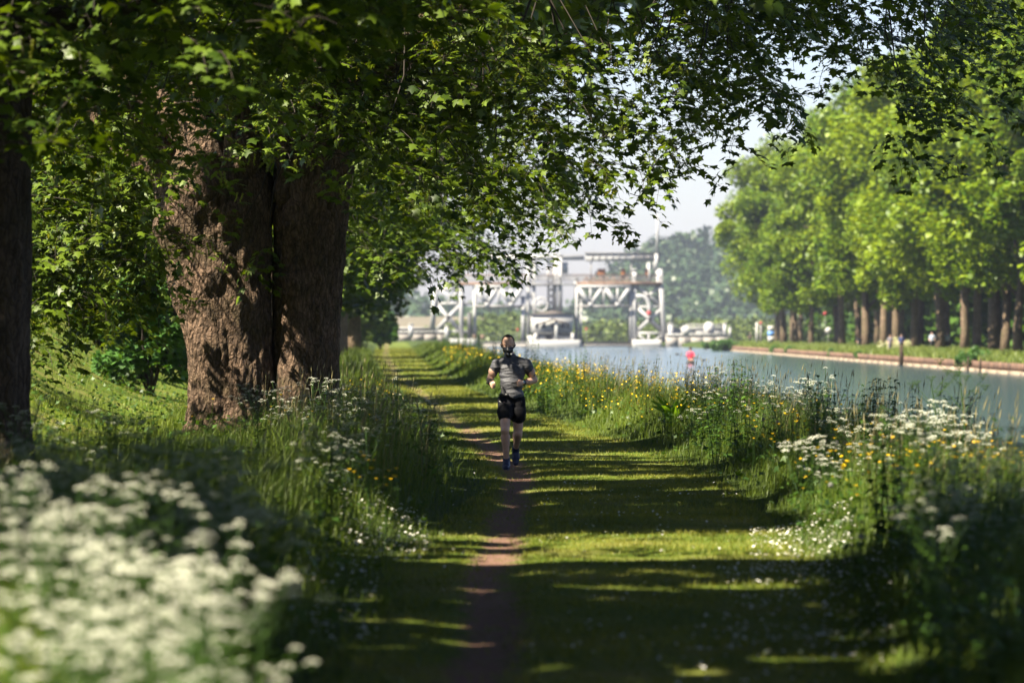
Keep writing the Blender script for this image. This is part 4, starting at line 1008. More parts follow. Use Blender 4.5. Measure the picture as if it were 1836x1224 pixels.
def weeds():
    protos = []
    for k in range(4):
        rr = random.Random(300 + k); g = Geo(); 
        for q in range(4):
            bx, by = rr.uniform(-.12, .12), rr.uniform(-.12, .12); h = rr.uniform(.75, 1.1); tx, ty = bx + rr.uniform(-.12, .12), by + rr.uniform(-.12, .12)
            v, t = tube([(bx, by, 0), ((bx + tx) / 2, (by + ty) / 2, h * .5), (tx, ty, h)], [.006, .005, .002], 4, False); g.add(v, t, 0)
            n = 12
            for i in range(n):
                z = (i + 1) / n; c = np.array([bx + (tx - bx) * z, by + (ty - by) * z, h * z])
                for s in (0, PI):
                    a = i * PI / 2 + s + rr.uniform(-.3, .3); R = rotz(a) @ rotx(rr.uniform(-.5, .25))
                    sc = (.13 - .07 * z) * rr.uniform(.8, 1.2); V = SLEAF_V * [sc * .8, sc, sc]
                    g.add((R @ V.T).T + c, SLEAF_T, 0, rr.random())
        protos.append(g.mesh('nettle', [M_HERB]))
    zones = [(50, 38, 54, lambda y: (.078 * y, .134 * y), 'dark nettle at the right edge', 'nettles at the right edge'),
             (34, 78, 112, lambda y: (.004 * y, .042 * y), 'dark weed along the crest against the canal', 'weeds on the crest behind the runner'),
             (22, 50, 72, lambda y: (.050 * y, .07 * y), 'leafy weed between white flowers and water', 'weeds above the white flowers'),
             (14, 24, 30, lambda y: (.09 * y, .134 * y), 'shaded weed on the dark right verge', 'weeds in the lower right shade'),
             (30, 17, 27, lambda y: (.108 * y, .134 * y), 'shaded weed in the lower right corner', 'weeds in the lower right corner'),
             (60, 112, 330, lambda y: (pathR(y) + 1.5, canal_near(y) - .6), 'distant weed between path and canal', 'distant weeds along the path')]
    for n, y0, y1, f, lab, grp in zones:
        for _ in range(n):
            y = random.uniform(y0, y1); a, b = f(y); x = random.uniform(float(a), float(b))
            if x > canal_near(y) - .25: x = canal_near(y) - .25 - random.random() * .7
            s = random.uniform(.75, 1.12) * (.62 if y < 28 else 1) * (1.35 if y > 112 else 1)
            o = obj('nettle', protos[random.randrange(4)]); o.location = (x, y, float(H(x, y)[0])); o.rotation_euler = (0, 0, random.random() * 6.28); o.scale = (s,) * 3; tag(o, lab, 'weed', grp)
    # dock
    x, y = 2.55, 61.0; r = empty('dock_plant', (x, y, float(H(x, y)[0])), 0, 'bright green dock with broad upright leaves in the middle of the right verge', 'plant')
    V = np.array([(0, 0, 0), (.05, .10, 0), (.06, .25, .03), (.03, .38, 0), (0, .46, -.05), (-.03, .38, 0), (-.06, .25, .03), (-.05, .10, 0), (0, .25, -.01)])
    T = np.array([(8, i, (i + 1) % 8) for i in range(8)]); lm = np_mesh('leaf', V, T, mat_leaf('dock_leaf', (.10, .22, .02), (.16, .30, .03), .4), var=np.full(9, .6))
    for i in range(14):
        o = obj('leaf', lm, r); a = i * 2.4; o.rotation_euler = (random.uniform(.5, 1.3), 0, a); o.scale = (1.1,) * 3; o.location = (math.cos(a) * .03, math.sin(a) * .03, random.uniform(.05, .2))
    # old umbel skeleton above the weeds
    for (x, y, h, lab) in ((4.28, 36.5, 1.32, 'tall dark umbel plant rising above the weeds against the canal, right edge'), (4.05, 36.8, 1.2, 'slightly lower dark umbel plant left of the tallest one at the right edge')):
        r = empty('hogweed', (x, y, float(H(x, y)[0])), 0, lab, 'plant'); g = Geo(); um = []
        v, t = tube([(0, 0, 0), (.02, 0, h * .6), (-.03, 0, h * .95)], [.01, .007, .004], 5, False); g.add(v, t)
        for i in range(6):
            z0 = h * random.uniform(.55, .9); a = i * 2.4; e = np.array([math.cos(a) * .22, math.sin(a) * .15, min(h, z0 + .2)]); v, t = tube([(0, 0, z0), e], [.004, .0025], 3, False); g.add(v, t); um.append(e)
        o = obj('stem', g.mesh('stem', [M_HERB]), r); o['kind'] = 'stuff'
        for e in um + [np.array([-.03, 0, h * .95])]:
            q = Geo()
            for j in range(12):
                a = j * 2.4; e2 = np.array([math.cos(a) * .05 * math.sqrt(j / 12 + .1), math.sin(a) * .05 * math.sqrt(j / 12 + .1), .05]); v, t = tube([(0, 0, 0), e2], [.0015, .001], 3, False); q.add(v, t)
                q.add(ICO1[0][:12] * .006 + e2, ico(1)[1], 0)
            u = obj('umbel', q.mesh('umbel', [M_HERB]), r); u.location = e; u['kind'] = 'stuff'
weeds()

# ------------------------------------------------------------------ the boat lift
LD = 750.0; LS = F / LD
def lp(px, py, dy=0.0): return np.array([(px - 918) / LS, LD + dy, CAMZ - (py - 596) / LS])
M_WSTEEL = mat_plain('white_painted_steel', (0.31, 0.31, 0.32), .55, var=.10, scale=.35)
M_GSTEEL = mat_plain('grey_steel', (0.17, 0.165, 0.17), .6, var=.3, scale=.6)
M_RUST = mat_plain('rusty_walkway', (0.15, 0.095, 0.07), .85, var=.4, scale=.8)
M_DARK = mat_plain('dark_metal', (0.03, 0.032, 0.036), .6, var=.3)
M_ROOF = mat_plain('dark_roof', (0.09, 0.075, 0.07), .8, var=.3)
M_GLASSD = mat_plain('dark_window', (0.03, 0.035, 0.045), .15)
M_WALLW = mat_plain('white_wall', (0.36, 0.355, 0.35), .8, var=.06, scale=1)
M_CONC = mat_plain('pale_concrete', (0.26, 0.24, 0.225), .9, var=.2, scale=.4)
M_RED = mat_plain('red_paint', (0.30, 0.025, 0.03), .5)
M_ORANGE = mat_plain('orange_machinery', (0.30, 0.12, 0.04), .6, var=.3)
def boat_lift():
    base = (lp(985, 621)[0], LD, WATER)
    L = empty('boat_lift', base, 0, 'white steel hydraulic boat lift with lattice towers, truss bridge and tall mast across the canal', 'boat lift')
    def part(name, geos, mat, parent=L, smooth=False):
        g = Geo()
        for V, T in geos: g.add(np.asarray(V) - base, T)
        o = obj(name, g.mesh(name, [mat]), parent); return o
    def col(px, py0, py1, w, dy=0, px2=None, mat=M_WSTEEL, name='column'):
        a = lp(px, py0, dy); b = lp(px2 if px2 else px, py1, dy)
        w = w * .74; o = part(name, [beam(a, b, w, w)], mat)
        return o
    def capped(px, py0, py1, w, dy=0, px2=None):
        o = col(px, py0, py1, w, dy, px2); c = lp(px, py0, dy) - base
        w = w * .74; V, T = box(c[0] - w * .75, c[0] + w * .75, c[1] - w * .75, c[1] + w * .75, c[2], c[2] + .25); obj('cap', np_mesh('cap', V, T, M_WSTEEL, var=np.full(8, .5)), o)
    def brace(p, q, w=.5, dy=0, name='brace', mat=M_WSTEEL): part(name, [beam(lp(*p, dy), lp(*q, dy), w, .3)], mat)
    D = 9.0      # depth of the frames
    # left tower
    for dy in (0, D):
        col(780, 517, 592, 1.15, dy, 774); capped(827, 500, 612, 1.0, dy); capped(851, 512, 616, .8, dy)
        brace((782, 545), (824, 592), .75, dy); brace((782, 592), (824, 548), .75, dy); brace((781, 544), (850, 544), .45, dy); brace((779, 594), (850, 594), .45, dy); brace((781, 518), (828, 518), .5, dy)
        brace((790, 520), (824, 543), .4, dy); brace((800, 543), (824, 520), .4, dy)
        # right tower
        col(1131, 508, 618, .75, dy); capped(1138, 484, 620, 1.0, dy); col(1183, 482, 612, 1.25, dy, 1192)
        brace((1141, 512), (1185, 548), .55, dy); brace((1141, 548), (1185, 512), .55, dy); brace((1141, 550), (1187, 592), .7, dy); brace((1141, 594), (1187, 553), .7, dy)
        brace((1140, 550), (1188, 550), .4, dy); brace((1140, 597), (1190, 597), .45, dy); brace((1141, 598), (1165, 615), .35, dy); brace((1163, 598), (1163, 618), .35, dy); brace((1188, 600), (1165, 617), .35, dy)
        col(1164, 470, 512, .5, dy); col(1177, 455, 485, .9, dy)
        # centre pillars
        for px, y0, y1, w in ((938, 533, 612, 1.1), (947, 468, 618, .8), (958, 470, 605, .7), (1005, 458, 560, .9), (1034, 500, 618, .75), (1042, 540, 612, .55), (997, 455, 560, .5)): capped(px, y0, y1, w, dy)
        # lattice bracing between the centre pillars
        for k in range(6):
            y = 480 + k * 20; brace((948, y), (957, y + 18), .22, dy); brace((957, y), (948, y + 18), .22, dy); brace((1035, y + 22), (1042, y + 38), .2, dy) if k < 5 else None
    # lattice central mast tower
    for px in (983, 993):
        for dy in (2, 5): col(px, 452, 560, .42, dy)
    for k in range(9):
        y = 456 + k * 11.5; brace((983, y), (993, y + 11), .22, 2); brace((993, y), (983, y + 11), .22, 2)
    for k in range(2):
        pass
    # diagonal cross members through depth at the tower feet
    for px in (776, 827, 1138, 1190):
        for z0, z1 in ((592, 550), (550, 518)): part('brace', [tube([lp(px, z0, 0), lp(px, z1, D)], .16, 5)], M_WSTEEL); part('brace', [tube([lp(px, z0, D), lp(px, z1, 0)], .16, 5)], M_WSTEEL)
    # truss girders left and right of the centre
    for dy in (-1.0, D + 1.0):
        for x0, x1, n in ((851, 938, 4), (1034, 1131, 4)):
            part('top_chord', [beam(lp(x0, 513.5, dy), lp(x1, 513.5, dy), .5, .4)], M_WSTEEL)
            part('bottom_chord', [beam(lp(x0, 549, dy), lp(x1, 549, dy), .45, .4)], M_GSTEEL)
            st = (x1 - x0) / n
            for k in range(n):
                a, b = x0 + k * st, x0 + (k + 1) * st
                if k % 2 == 0: brace((a + 2, 515), (b, 547), .85, dy)
                else: brace((a, 547), (b - 2, 515), .85, dy)
                if k: brace((a, 514), (a, 547), .4, dy, 'post')
                if k in (1, 3): part('gusset', [beam(lp(a - 4, 546, dy - .25), lp(a + 4, 546, dy - .25), .8, .1)], M_WSTEEL)
    # deck, rusty edge and railings
    part('deck', [box(lp(805, 510)[0], lp(1190, 510)[0], LD - .5, LD + D + .5, lp(0, 510.5)[2], lp(0, 509)[2])], M_WSTEEL)
    part('deck_edge', [box(lp(1034, 510)[0], lp(1186, 510)[0], LD - .8, LD - .62, lp(0, 511.5)[2], lp(0, 505)[2])], M_RUST)
    part('deck_edge', [box(lp(822, 510)[0], lp(937, 510)[0], LD - .8, LD - .62, lp(0, 511.5)[2], lp(0, 506)[2])], M_RUST)
    part('top_walkway', [box(lp(822, 510)[0], lp(1190, 510)[0], LD + 1, LD + 3, lp(0, 493)[2], lp(0, 491.5)[2])], M_RUST)
    for dy in (-.5, D + .5):
        r = part('railing', [tube([lp(810, 495, dy), lp(1188, 495, dy)], .07, 4), tube([lp(810, 500, dy), lp(1188, 500, dy)], .05, 4)] + [tube([lp(x, 509, dy), lp(x, 495, dy)], .05, 3) for x in range(810, 1190, 6)], M_GSTEEL); r['kind'] = 'stuff'
    for px in range(1046, 1130, 12): brace((px, 508), (px + 6, 496), .35, 1, mat=M_RUST); brace((px + 6, 496), (px + 12, 508), .35, 1, mat=M_RUST)
    for px, w in ((1079, 14), (1118, 8), (1162, 7)):
        c = lp(px, 488, 3); part('winch', [tube([c - [w / LS / 2, 0, 0], c + [w / LS / 2, 0, 0]], .75, 12), box(c[0] - w / LS / 2.4, c[0] + w / LS / 2.4, c[1] - .7, c[1] + .7, c[2] - 1.2, c[2] - .3)], M_ORANGE)
    # top girders
    part('girder', [box(lp(1050, 460)[0], lp(1185, 460)[0], LD + 1.2, LD + 2.0, lp(0, 468.5)[2], lp(0, 454)[2])], M_WSTEEL)
    part('girder', [box(lp(868, 460)[0], lp(1048, 460)[0], LD + 1.2, LD + 2.0, lp(0, 466)[2], lp(0, 457)[2])], M_WSTEEL)
    for px in range(1062, 1184, 12): part('stiffener', [box(lp(px, 0)[0] - .07, lp(px, 0)[0] + .07, LD + 1.05, LD + 1.19, lp(0, 468)[2], lp(0, 454.5)[2])], M_GSTEEL)
    for px in (1137, 1151, 1163): part('inspection_hole', [tube([lp(px, 461, 1.04), lp(px, 461, 1.18)], .33, 12)], M_GSTEEL)
    part('flange', [box(lp(1048, 0)[0], lp(1187, 0)[0], LD + .9, LD + 2.3, lp(0, 453.8)[2], lp(0, 452.5)[2])], M_GSTEEL)
    for px in (877, 915, 1060, 1132): col(px, 468, 505, .35, 1.6, mat=M_GSTEEL, name='post')
    part('mast', [tube([lp(1179, 455, 1), lp(1179, 384, 1)], [.33, .22], 8)], M_WSTEEL)
    # white boxes of the control level
    for px, w, y0, y1 in ((955, 18, 470, 492), (1011, 15, 470, 490)):
        part('control_box', [box(lp(px - w / 2, 0)[0], lp(px + w / 2, 0)[0], LD + .4, LD + 3, lp(0, y1)[2], lp(0, y0)[2])], M_WALLW)
    part('platform', [box(lp(946, 0)[0], lp(1004, 0)[0], LD - .9, LD + 4, lp(0, 512)[2], lp(0, 509.5)[2])], M_DARK)
    # curved pipe in the right tower and round wheel in the centre
    a = np.linspace(0, PI / 2, 8)
    part('curved_pipe', [tube([lp(1140, 531, -.6)] + [lp(1150 + 14 * math.sin(t), 531 + 22 * (1 - math.cos(t)), -.6) for t in a] + [lp(1164, 560, -.6)], .42, 8)], M_WSTEEL)
    part('red_lamp', [tube([lp(1163, 558, -.9), lp(1163, 565, -.9)], .42, 8)], M_RED)
    t = np.linspace(0, 2 * PI, 25); part('wheel', [tube([lp(970 + 12 * math.cos(q), 546 + 12 * math.sin(q), -.4) for q in t], .22, 5, False)] + [beam(lp(970 - 12 * math.cos(q), 546 - 12 * math.sin(q), -.4), lp(970 + 12 * math.cos(q), 546 + 12 * math.sin(q), -.4), .18, .2) for q in (0, PI / 3, 2 * PI / 3)], M_WSTEEL)['kind'] = 'stuff'
    # caisson edge, gates and white bases in the water
    part('basin_edge', [box(lp(851, 0)[0], lp(1133, 0)[0], LD - 1.2, LD + D, lp(0, 618)[2], lp(0, 612.5)[2])], M_DARK)
    part('ledge', [box(lp(851, 0)[0], lp(1133, 0)[0], LD - 1.6, LD - 1.21, lp(0, 621.5)[2], lp(0, 617)[2])], M_CONC)
    for x0, x1, y0 in ((806, 856, 607), (1133, 1186, 609)):
        g = [box(lp(x0, 0)[0], lp(x1, 0)[0], LD - 4, LD + D, lp(0, 622.5)[2], lp(0, y0)[2])]
        p = part('pontoon', g, M_WALLW); m_ = p.modifiers.new('bevel', 'BEVEL'); m_.width = .5; m_.segments = 2
    p = part('pontoon', [box(lp(945, 0)[0], lp(1042, 0)[0], LD - 5, LD - 1.7, lp(0, 622.5)[2], lp(0, 609)[2])], M_WALLW); m_ = p.modifiers.new('bevel', 'BEVEL'); m_.width = .5; m_.segments = 2
    for px in (1000, 1020, 968, 955): 
        c = lp(px, 606, -3.2); part('buoyant_drum', [tube([c - [1.1, 0, 0], c + [1.1, 0, 0]], .55, 10)], M_WALLW)
    for k, (x0, w) in enumerate(((838, 8), (848, 6), (862, 7))): part('machine', [box(lp(x0, 0)[0], lp(x0 + w, 0)[0], LD - 1, LD + 1, lp(0, 608)[2], lp(0, 560 if k == 0 else 600)[2])], M_DARK if k == 0 else M_RUST)
    # gate cabin
    cb = part('cabin', [box(lp(952, 0)[0], lp(1027, 0)[0], LD - 3, LD + 1.5, lp(0, 596)[2], lp(0, 563)[2])], M_WALLW)
    x0, x1, xm = lp(950, 0)[0], lp(1030, 0)[0], lp(990, 0)[0]
    V = np.array([[x0, LD - 3.4, lp(0, 563)[2]], [x1, LD - 3.4, lp(0, 563)[2]], [xm, LD - 3.4, lp(0, 557)[2]], [x0, LD + 2, lp(0, 563)[2]], [x1, LD + 2, lp(0, 563)[2]], [xm, LD + 2, lp(0, 557)[2]]])
    part('roof', [(V, np.array([(0, 1, 2), (3, 5, 4), (0, 2, 5), (0, 5, 3), (1, 4, 5), (1, 5, 2), (0, 3, 4), (0, 4, 1)]))], M_ROOF, cb)
    # porch gable
    for sx in (-1, 1):
        part('porch_roof', [beam(lp(992, 572, -4.2), lp(992 + sx * 28, 581, -4.2), .35, 1.6)], M_ROOF, cb)
    for px, w in ((974, 7), (992, 7), (1009, 7), (962, 5), (1019, 5)):
        y0, y1 = (579, 588); part('window', [box(lp(px - w / 2, 0)[0], lp(px + w / 2, 0)[0], LD - 3.08, LD - 3.01, lp(0, y1)[2], lp(0, y0)[2])], M_GLASSD, cb)
    part('canopy', [box(lp(958, 0)[0], lp(1030, 0)[0], LD - 4.2, LD - 3.05, lp(0, 599)[2], lp(0, 596.5)[2])], M_DARK, cb)
    part('gate_front', [box(lp(958, 0)[0], lp(1026, 0)[0], LD - 3, LD + 1, lp(0, 609)[2], lp(0, 596.2)[2])], M_DARK, cb)
    for px in (960, 997, 1026): part('post', [box(lp(px, 0)[0] - .3, lp(px, 0)[0] + .3, LD - 4.5, LD - 4.0, lp(0, 612)[2], lp(0, 572 if px == 997 else 597)[2])], M_WALLW, cb)
    # little bridge railing behind the basin
    r = part('railing', [tube([lp(856, 598, 12), lp(1130, 598, 12)], .06, 4), tube([lp(856, 604, 12), lp(1130, 604, 12)], .05, 4)] + [tube([lp(x, 612, 12), lp(x, 598, 12)], .06, 3) for x in range(858, 1130, 7)], M_WSTEEL); r['kind'] = 'stuff'
boat_lift()
def round_sign(px, py, d, r, h, mat, label, post=None, name='road_sign'):
    x = (px - 918) / F * d; z = CAMZ - (py - 596) / F * d; z0 = float(H(x, d)[0])
    o = empty(name, (x, d, z0), 0, label, 'sign')
    obj('post', np_mesh('post', *tube([(0, 0, 0), (0, 0, z - z0 - .02)], r * .13, 6), M_GSTEEL, var=None), o)
    obj('disc', np_mesh('disc', *tube([(0, -r * .16, z - z0), (0, -r * .22, z - z0)], r, 18), mat), o)
    return o
def quays():
    # right-hand quay with railing and posts
    def wall(x0, x1, y0, y1, dy, label, mat=M_CONC, dep=3.0, name='quay_wall', capm=M_WALLW):
        b = lp((x0 + x1) / 2, 621, dy); o = empty(name, (b[0], b[1], WATER), 0, label, 'wall')
        n = max(1, int((x1 - x0) / 22)); st = (x1 - x0) / n
        for k in range(n):
            V, T = box(lp(x0 + k * st + .15, 0, dy)[0], lp(x0 + (k + 1) * st - .15, 0, dy)[0], b[1], b[1] + dep, lp(0, y1)[2], lp(0, y0)[2]); obj('panel', np_mesh('panel', V - (b[0], b[1], WATER), T, mat), o)
        V, T = box(lp(x0, 0)[0], lp(x1, 0)[0], b[1] - .2, b[1] + dep, lp(0, y0)[2] + .01, lp(0, y0)[2] + .3); obj('coping', np_mesh('coping', V - (b[0], b[1], WATER), T, capm), o)
        return o, b
    o, b = wall(1192, 1302, 601, 623, -6, 'pale concrete quay wall right of the boat lift')
    o, b = wall(1196, 1300, 590, 600.5, 2, 'grey-white upper parapet wall behind the right quay', M_WALLW)
    g = Geo()
    for x in range(1198, 1300, 5): g.add(*tube([lp(x, 589.5, 3), lp(x, 581, 3)], .07, 3))
    g.add(*tube([lp(1196, 581, 3), lp(1300, 581, 3)], .08, 4)); g.add(*tube([lp(1196, 585, 3), lp(1300, 585, 3)], .06, 4))
    bs = lp(1248, 590, 3); V, T, M = g.arr(); o = obj('railing', np_mesh('railing', V - bs, T, M_WSTEEL)); o.location = bs; tag(o, 'thin white railing on top of the right-hand parapet', 'railing')
    for i, (px, y0, y1, w, lab) in enumerate(((1202, 580, 616, 1.0, 'square white pillar next to the right tower of the boat lift'), (1299, 580, 606, .7, 'white post at the right end of the parapet'), (1308, 587, 606, .5, 'short pale post behind the end of the far bank'), (707, 580, 604, .8, 'grey post on the low bridge left of the lift, left one'), (737, 582, 605, .9, 'pale post on the low bridge left of the lift, right one'), (801, 585, 610, .7, 'white post in front of the left tower of the lift'))):
        c = lp(px, y1, -1); p = empty('post', c, 0, lab, 'post'); hgt = (y1 - y0) / LS
        obj('shaft', np_mesh('shaft', *box(-w / 2, w / 2, -w / 2, w / 2, 0, hgt), M_WSTEEL), p); obj('cap', np_mesh('cap', *box(-w * .62, w * .62, -w * .62, w * .62, hgt + .005, hgt + .18), M_WALLW), p)
    # white round tank
    c = lp(1271, 600, -1); t = empty('storage_tank', c, 0, 'round white tank standing on the right quay', 'tank'); V, T = tube([(0, 0, -.4), (0, 0, 1.7), (0, 0, 2.3), (0, 0, 2.55)], [1.05, 1.05, .75, .1], 18); obj('shell', np_mesh('shell', V, T, M_WALLW, smooth=False), t); obj('hatch', np_mesh('hatch', *tube([(0, -1.0, .9), (0, -1.12, .9)], .35, 10), M_GSTEEL), t)
    round_sign(1230, 592, LD - 8, .95, 4, M_WALLW, 'white round board in front of the right quay wall')
    # left low bridge
    o, b = wall(690, 806, 596, 612, 4, 'low pale bridge wall left of the boat lift', M_CONC)
    o, b = wall(694, 775, 589.5, 593, 14, 'thin grey deck of the footbridge left of the lift', M_GSTEEL)
    # red round buoys / signals
    for px, py, lab in ((928, 591, 'red round signal left of the white cabin'), (1051, 590, 'red round signal right of the white cabin')): round_sign(px, py, LD - 4, .26, 3, M_RED, lab, name='signal')
    # signs and posts on the far bank
    M_BLUE = mat_plain('blue_sign', (.08, .20, .50), .5)
    x = (1382 - 918) / F * 520; o = empty('information_board', (x, 520, -.1), 0, 'blue and white board standing on the far bank at the start of the avenue', 'sign')
    for k, (z0, z1, m) in enumerate(((.6, 1.3, M_WALLW), (1.31, 2.0, M_BLUE), (2.01, 2.75, M_WALLW))): obj('panel', np_mesh('panel', *box(-.42, .42, -.05, .05, z0, z1), m), o)
    obj('post', np_mesh('post', *box(-.1, .1, .06, .16, -.2, 2.6), M_GSTEEL), o)
    for px, d, h, m, lab in ((1357, 560, 3.3, M_WALLW, 'plain white pole on the far bank left of the board'), (1364, 560, 3.0, M_GSTEEL, 'pole with a red head on the far bank')):
        x = (px - 918) / F * d; o = empty('pole', (x, d, -.1), 0, lab, 'pole'); obj('shaft', np_mesh('shaft', *tube([(0, 0, 0), (0, 0, h)], .16, 8), m), o)
        if m is M_GSTEEL: obj('head', np_mesh('head', *tube([(0, 0, h + .01), (0, 0, h + .45)], .2, 10), M_RED), o)
    round_sign(1485, 592, 440, .36, 2, M_WALLW, 'small round white sign among the far-bank trunks')
    round_sign(1479, 562, 440, .2, 3, M_RED, 'small red round sign under the far-bank foliage')
    # mooring pile and bank shrubs
    x = FAR_X - .9; d = x * F / (1616 - 918); o = empty('mooring_pile', (x, d, WATER - .3), 0, 'dark mooring pile standing in the water below the walkers', 'post'); V, T = tube([(0, 0, 0), (.02, 0, 1.2), (0, 0, 2.1)], [.2, .17, .16], 9); obj('shaft', np_mesh('shaft', V, T, M_BARK_DARK), o); obj('cap', np_mesh('cap', *tube([(0, 0, 2.11), (0, 0, 2.25)], .2, 9), M_DARK), o)
    for px in (1735, 1757):
        x = FAR_X - 1.0; d = x * F / (px - 918); o = obj('mooring_stake', np_mesh('mooring_stake', *tube([(0, 0, 0), (.05, 0, 1.2)], [.09, .07], 7), M_BARK_DARK), loc=(x, d, WATER - .2)); tag(o, 'thin dark stake in the water under the overhanging bush, %s one' % ('left' if px == 1735 else 'right'), 'stake')
    for i, (px, dx, r, h) in enumerate(((1745, -.1, 1.1, 1.5), (1728, -.1, .7, 1.0), (1420, .3, .9, .9), (1395, .3, 1.3, .9), (1495, .2, .9, .8), (1545, .1, .7, .8), (1768, 1.8, 1.0, 1.2))):
        x = FAR_X + dx; d = x * F / (px - 918); bush('shrub', x, d, r, h, ['round green bush overhanging the water from the far bank, right part', 'smaller bush tucked against the round one over the water', 'low green clump on the far bank edge below the first trunks', 'low bushy clump on the far bank left of the others', 'green tuft spilling over the rusty bank edge', 'small green tuft beside the mooring pile', 'pale flowering bush behind the overhanging one'][i], n=1800, size=.16, seed=30 + i, z=-.75)
    bush('shrub', 30.8, 566, 1.9, 1.5, 'bright green reed clump ending the far bank', n=5000, size=.25, mat=M_SHRUB, seed=50, z=-1.0); bush('shrub', 32.4, 572, 1.7, 1.6, 'bright green reed clump ending the far bank, right half', n=4000, size=.25, seed=51, z=-1.0)
    # pale elder blossom under the avenue
    bush('flowering_shrub', 36.0, 358, 1.3, 1.1, 'cream flowering shrub at the foot of the avenue near the walkers', n=2500, size=.14, mat=mat_leaf('cream_blossom', (.35, .38, .22), (.6, .6, .4), .2), seed=55)
quays()

# ------------------------------------------------------------------ people
M_SKIN = mat_plain('skin', (0.52, 0.31, 0.22), .5, var=.12, scale=14)
M_SHIRT = None
def mat_shirt():
    m, nt, b = new_mat('grey_running_shirt')
    n = noise_node(nt, 7, 4, .6, stretch=(.7, .7, 4.5)); r = ramp(nt, n.outputs[0], [(0.35, (0.050, 0.051, 0.060)), (0.65, (0.078, 0.079, 0.092))])
    nt.links.new(r.outputs[0], b.inputs['Base Color']); b.inputs['Roughness'].default_value = .55; b.inputs['Specular IOR Level'].default_value = .35
    bp = nt.nodes.new('ShaderNodeBump'); bp.inputs['Strength'].default_value = .9; bp.inputs['Distance'].default_value = .03
    nt.links.new(n.outputs[0], bp.inputs['Height']); nt.links.new(bp.outputs[0], b.inputs['Normal']); return m
M_SHIRT = mat_shirt()
M_SHORTS = mat_plain('black_shorts', (0.008, 0.008, 0.010), .85, var=.3, scale=20, bump=.3, spec=.15)
M_HAIR = mat_plain('dark_hair', (0.018, 0.011, 0.008), .6, var=.4, scale=90, bump=.5)
M_MASK = mat_plain('black_mask', (0.010, 0.010, 0.011), .5)
M_VALVE = mat_plain('white_valve', (0.30, 0.30, 0.29), .35)
M_NAVY = mat_plain('navy_shoe', (0.010, 0.016, 0.055), .5, var=.3, scale=50)
M_SOLE = mat_plain('dark_sole', (0.05, 0.06, 0.10), .7)
def cone_piece(p, q, r0, r1, flat=None, seg=16):
    """tapered capsule; flat = (axis vector, factor) squashes it across that axis"""
    p = np.array(p, float); q = np.array(q, float); d = q - p; L = np.linalg.norm(d); dn = d / L; n = 6
    pts = [p - dn * r0 * math.cos(a) for a in np.linspace(.15, PI / 2, n)[:-1]] + [p, q] + [q + dn * r1 * math.sin(a) for a in np.linspace(0, PI / 2 - .15, n)[1:]]
    rad = [r0 * math.sin(a) for a in np.linspace(.15, PI / 2, n)[:-1]] + [r0, r1] + [r1 * math.cos(a) for a in np.linspace(0, PI / 2 - .15, n)[1:]]
    V, T = tube(pts, rad, seg)
    if flat is not None:
        ax = np.array(flat[0], float); ax /= np.linalg.norm(ax); c = (p + q) / 2; o = (V - c) @ ax; V = V - np.outer(o * (1 - flat[1]), ax)
    return V, T
def ball(c, r, rot=None):
    V, T = ico(3); V = V * np.array(r)
    if rot is not None: V = V @ rot.T
    return V + np.array(c), T
def blend(name, geos, mat, parent, voxel=.008, smooth=6, disp=None):
    """union of pieces into one continuous smooth surface"""
    g = Geo()
    for V, T in geos: g.add(V, T)
    me = g.mesh('tmp', [mat]); o = bpy.data.objects.new('tmp', me); COL.objects.link(o)
    r = o.modifiers.new('r', 'REMESH'); r.mode = 'VOXEL'; r.voxel_size = voxel; r.use_smooth_shade = True
    s = o.modifiers.new('s', 'SMOOTH'); s.iterations = smooth; s.factor = .5
    dg = bpy.context.evaluated_depsgraph_get(); me2 = bpy.data.meshes.new_from_object(o.evaluated_get(dg)); me2.name = name
    bpy.data.objects.remove(o)
    if disp:
        n = len(me2.vertices); co = np.empty(n * 3, np.float32); me2.vertices.foreach_get('co', co); co = co.reshape(-1, 3)
        no = np.empty(n * 3, np.float32); me2.vertices.foreach_get('normal', no); no = no.reshape(-1, 3)
        k = np.array([disp(c) for c in co]); co = co + no * k[:, None]; me2.vertices.foreach_set('co', co.ravel().astype(np.float32)); me2.update()
    me2.materials.clear(); me2.materials.append(mat)
    for p in me2.polygons: p.use_smooth = True
    return obj(name, me2, parent)
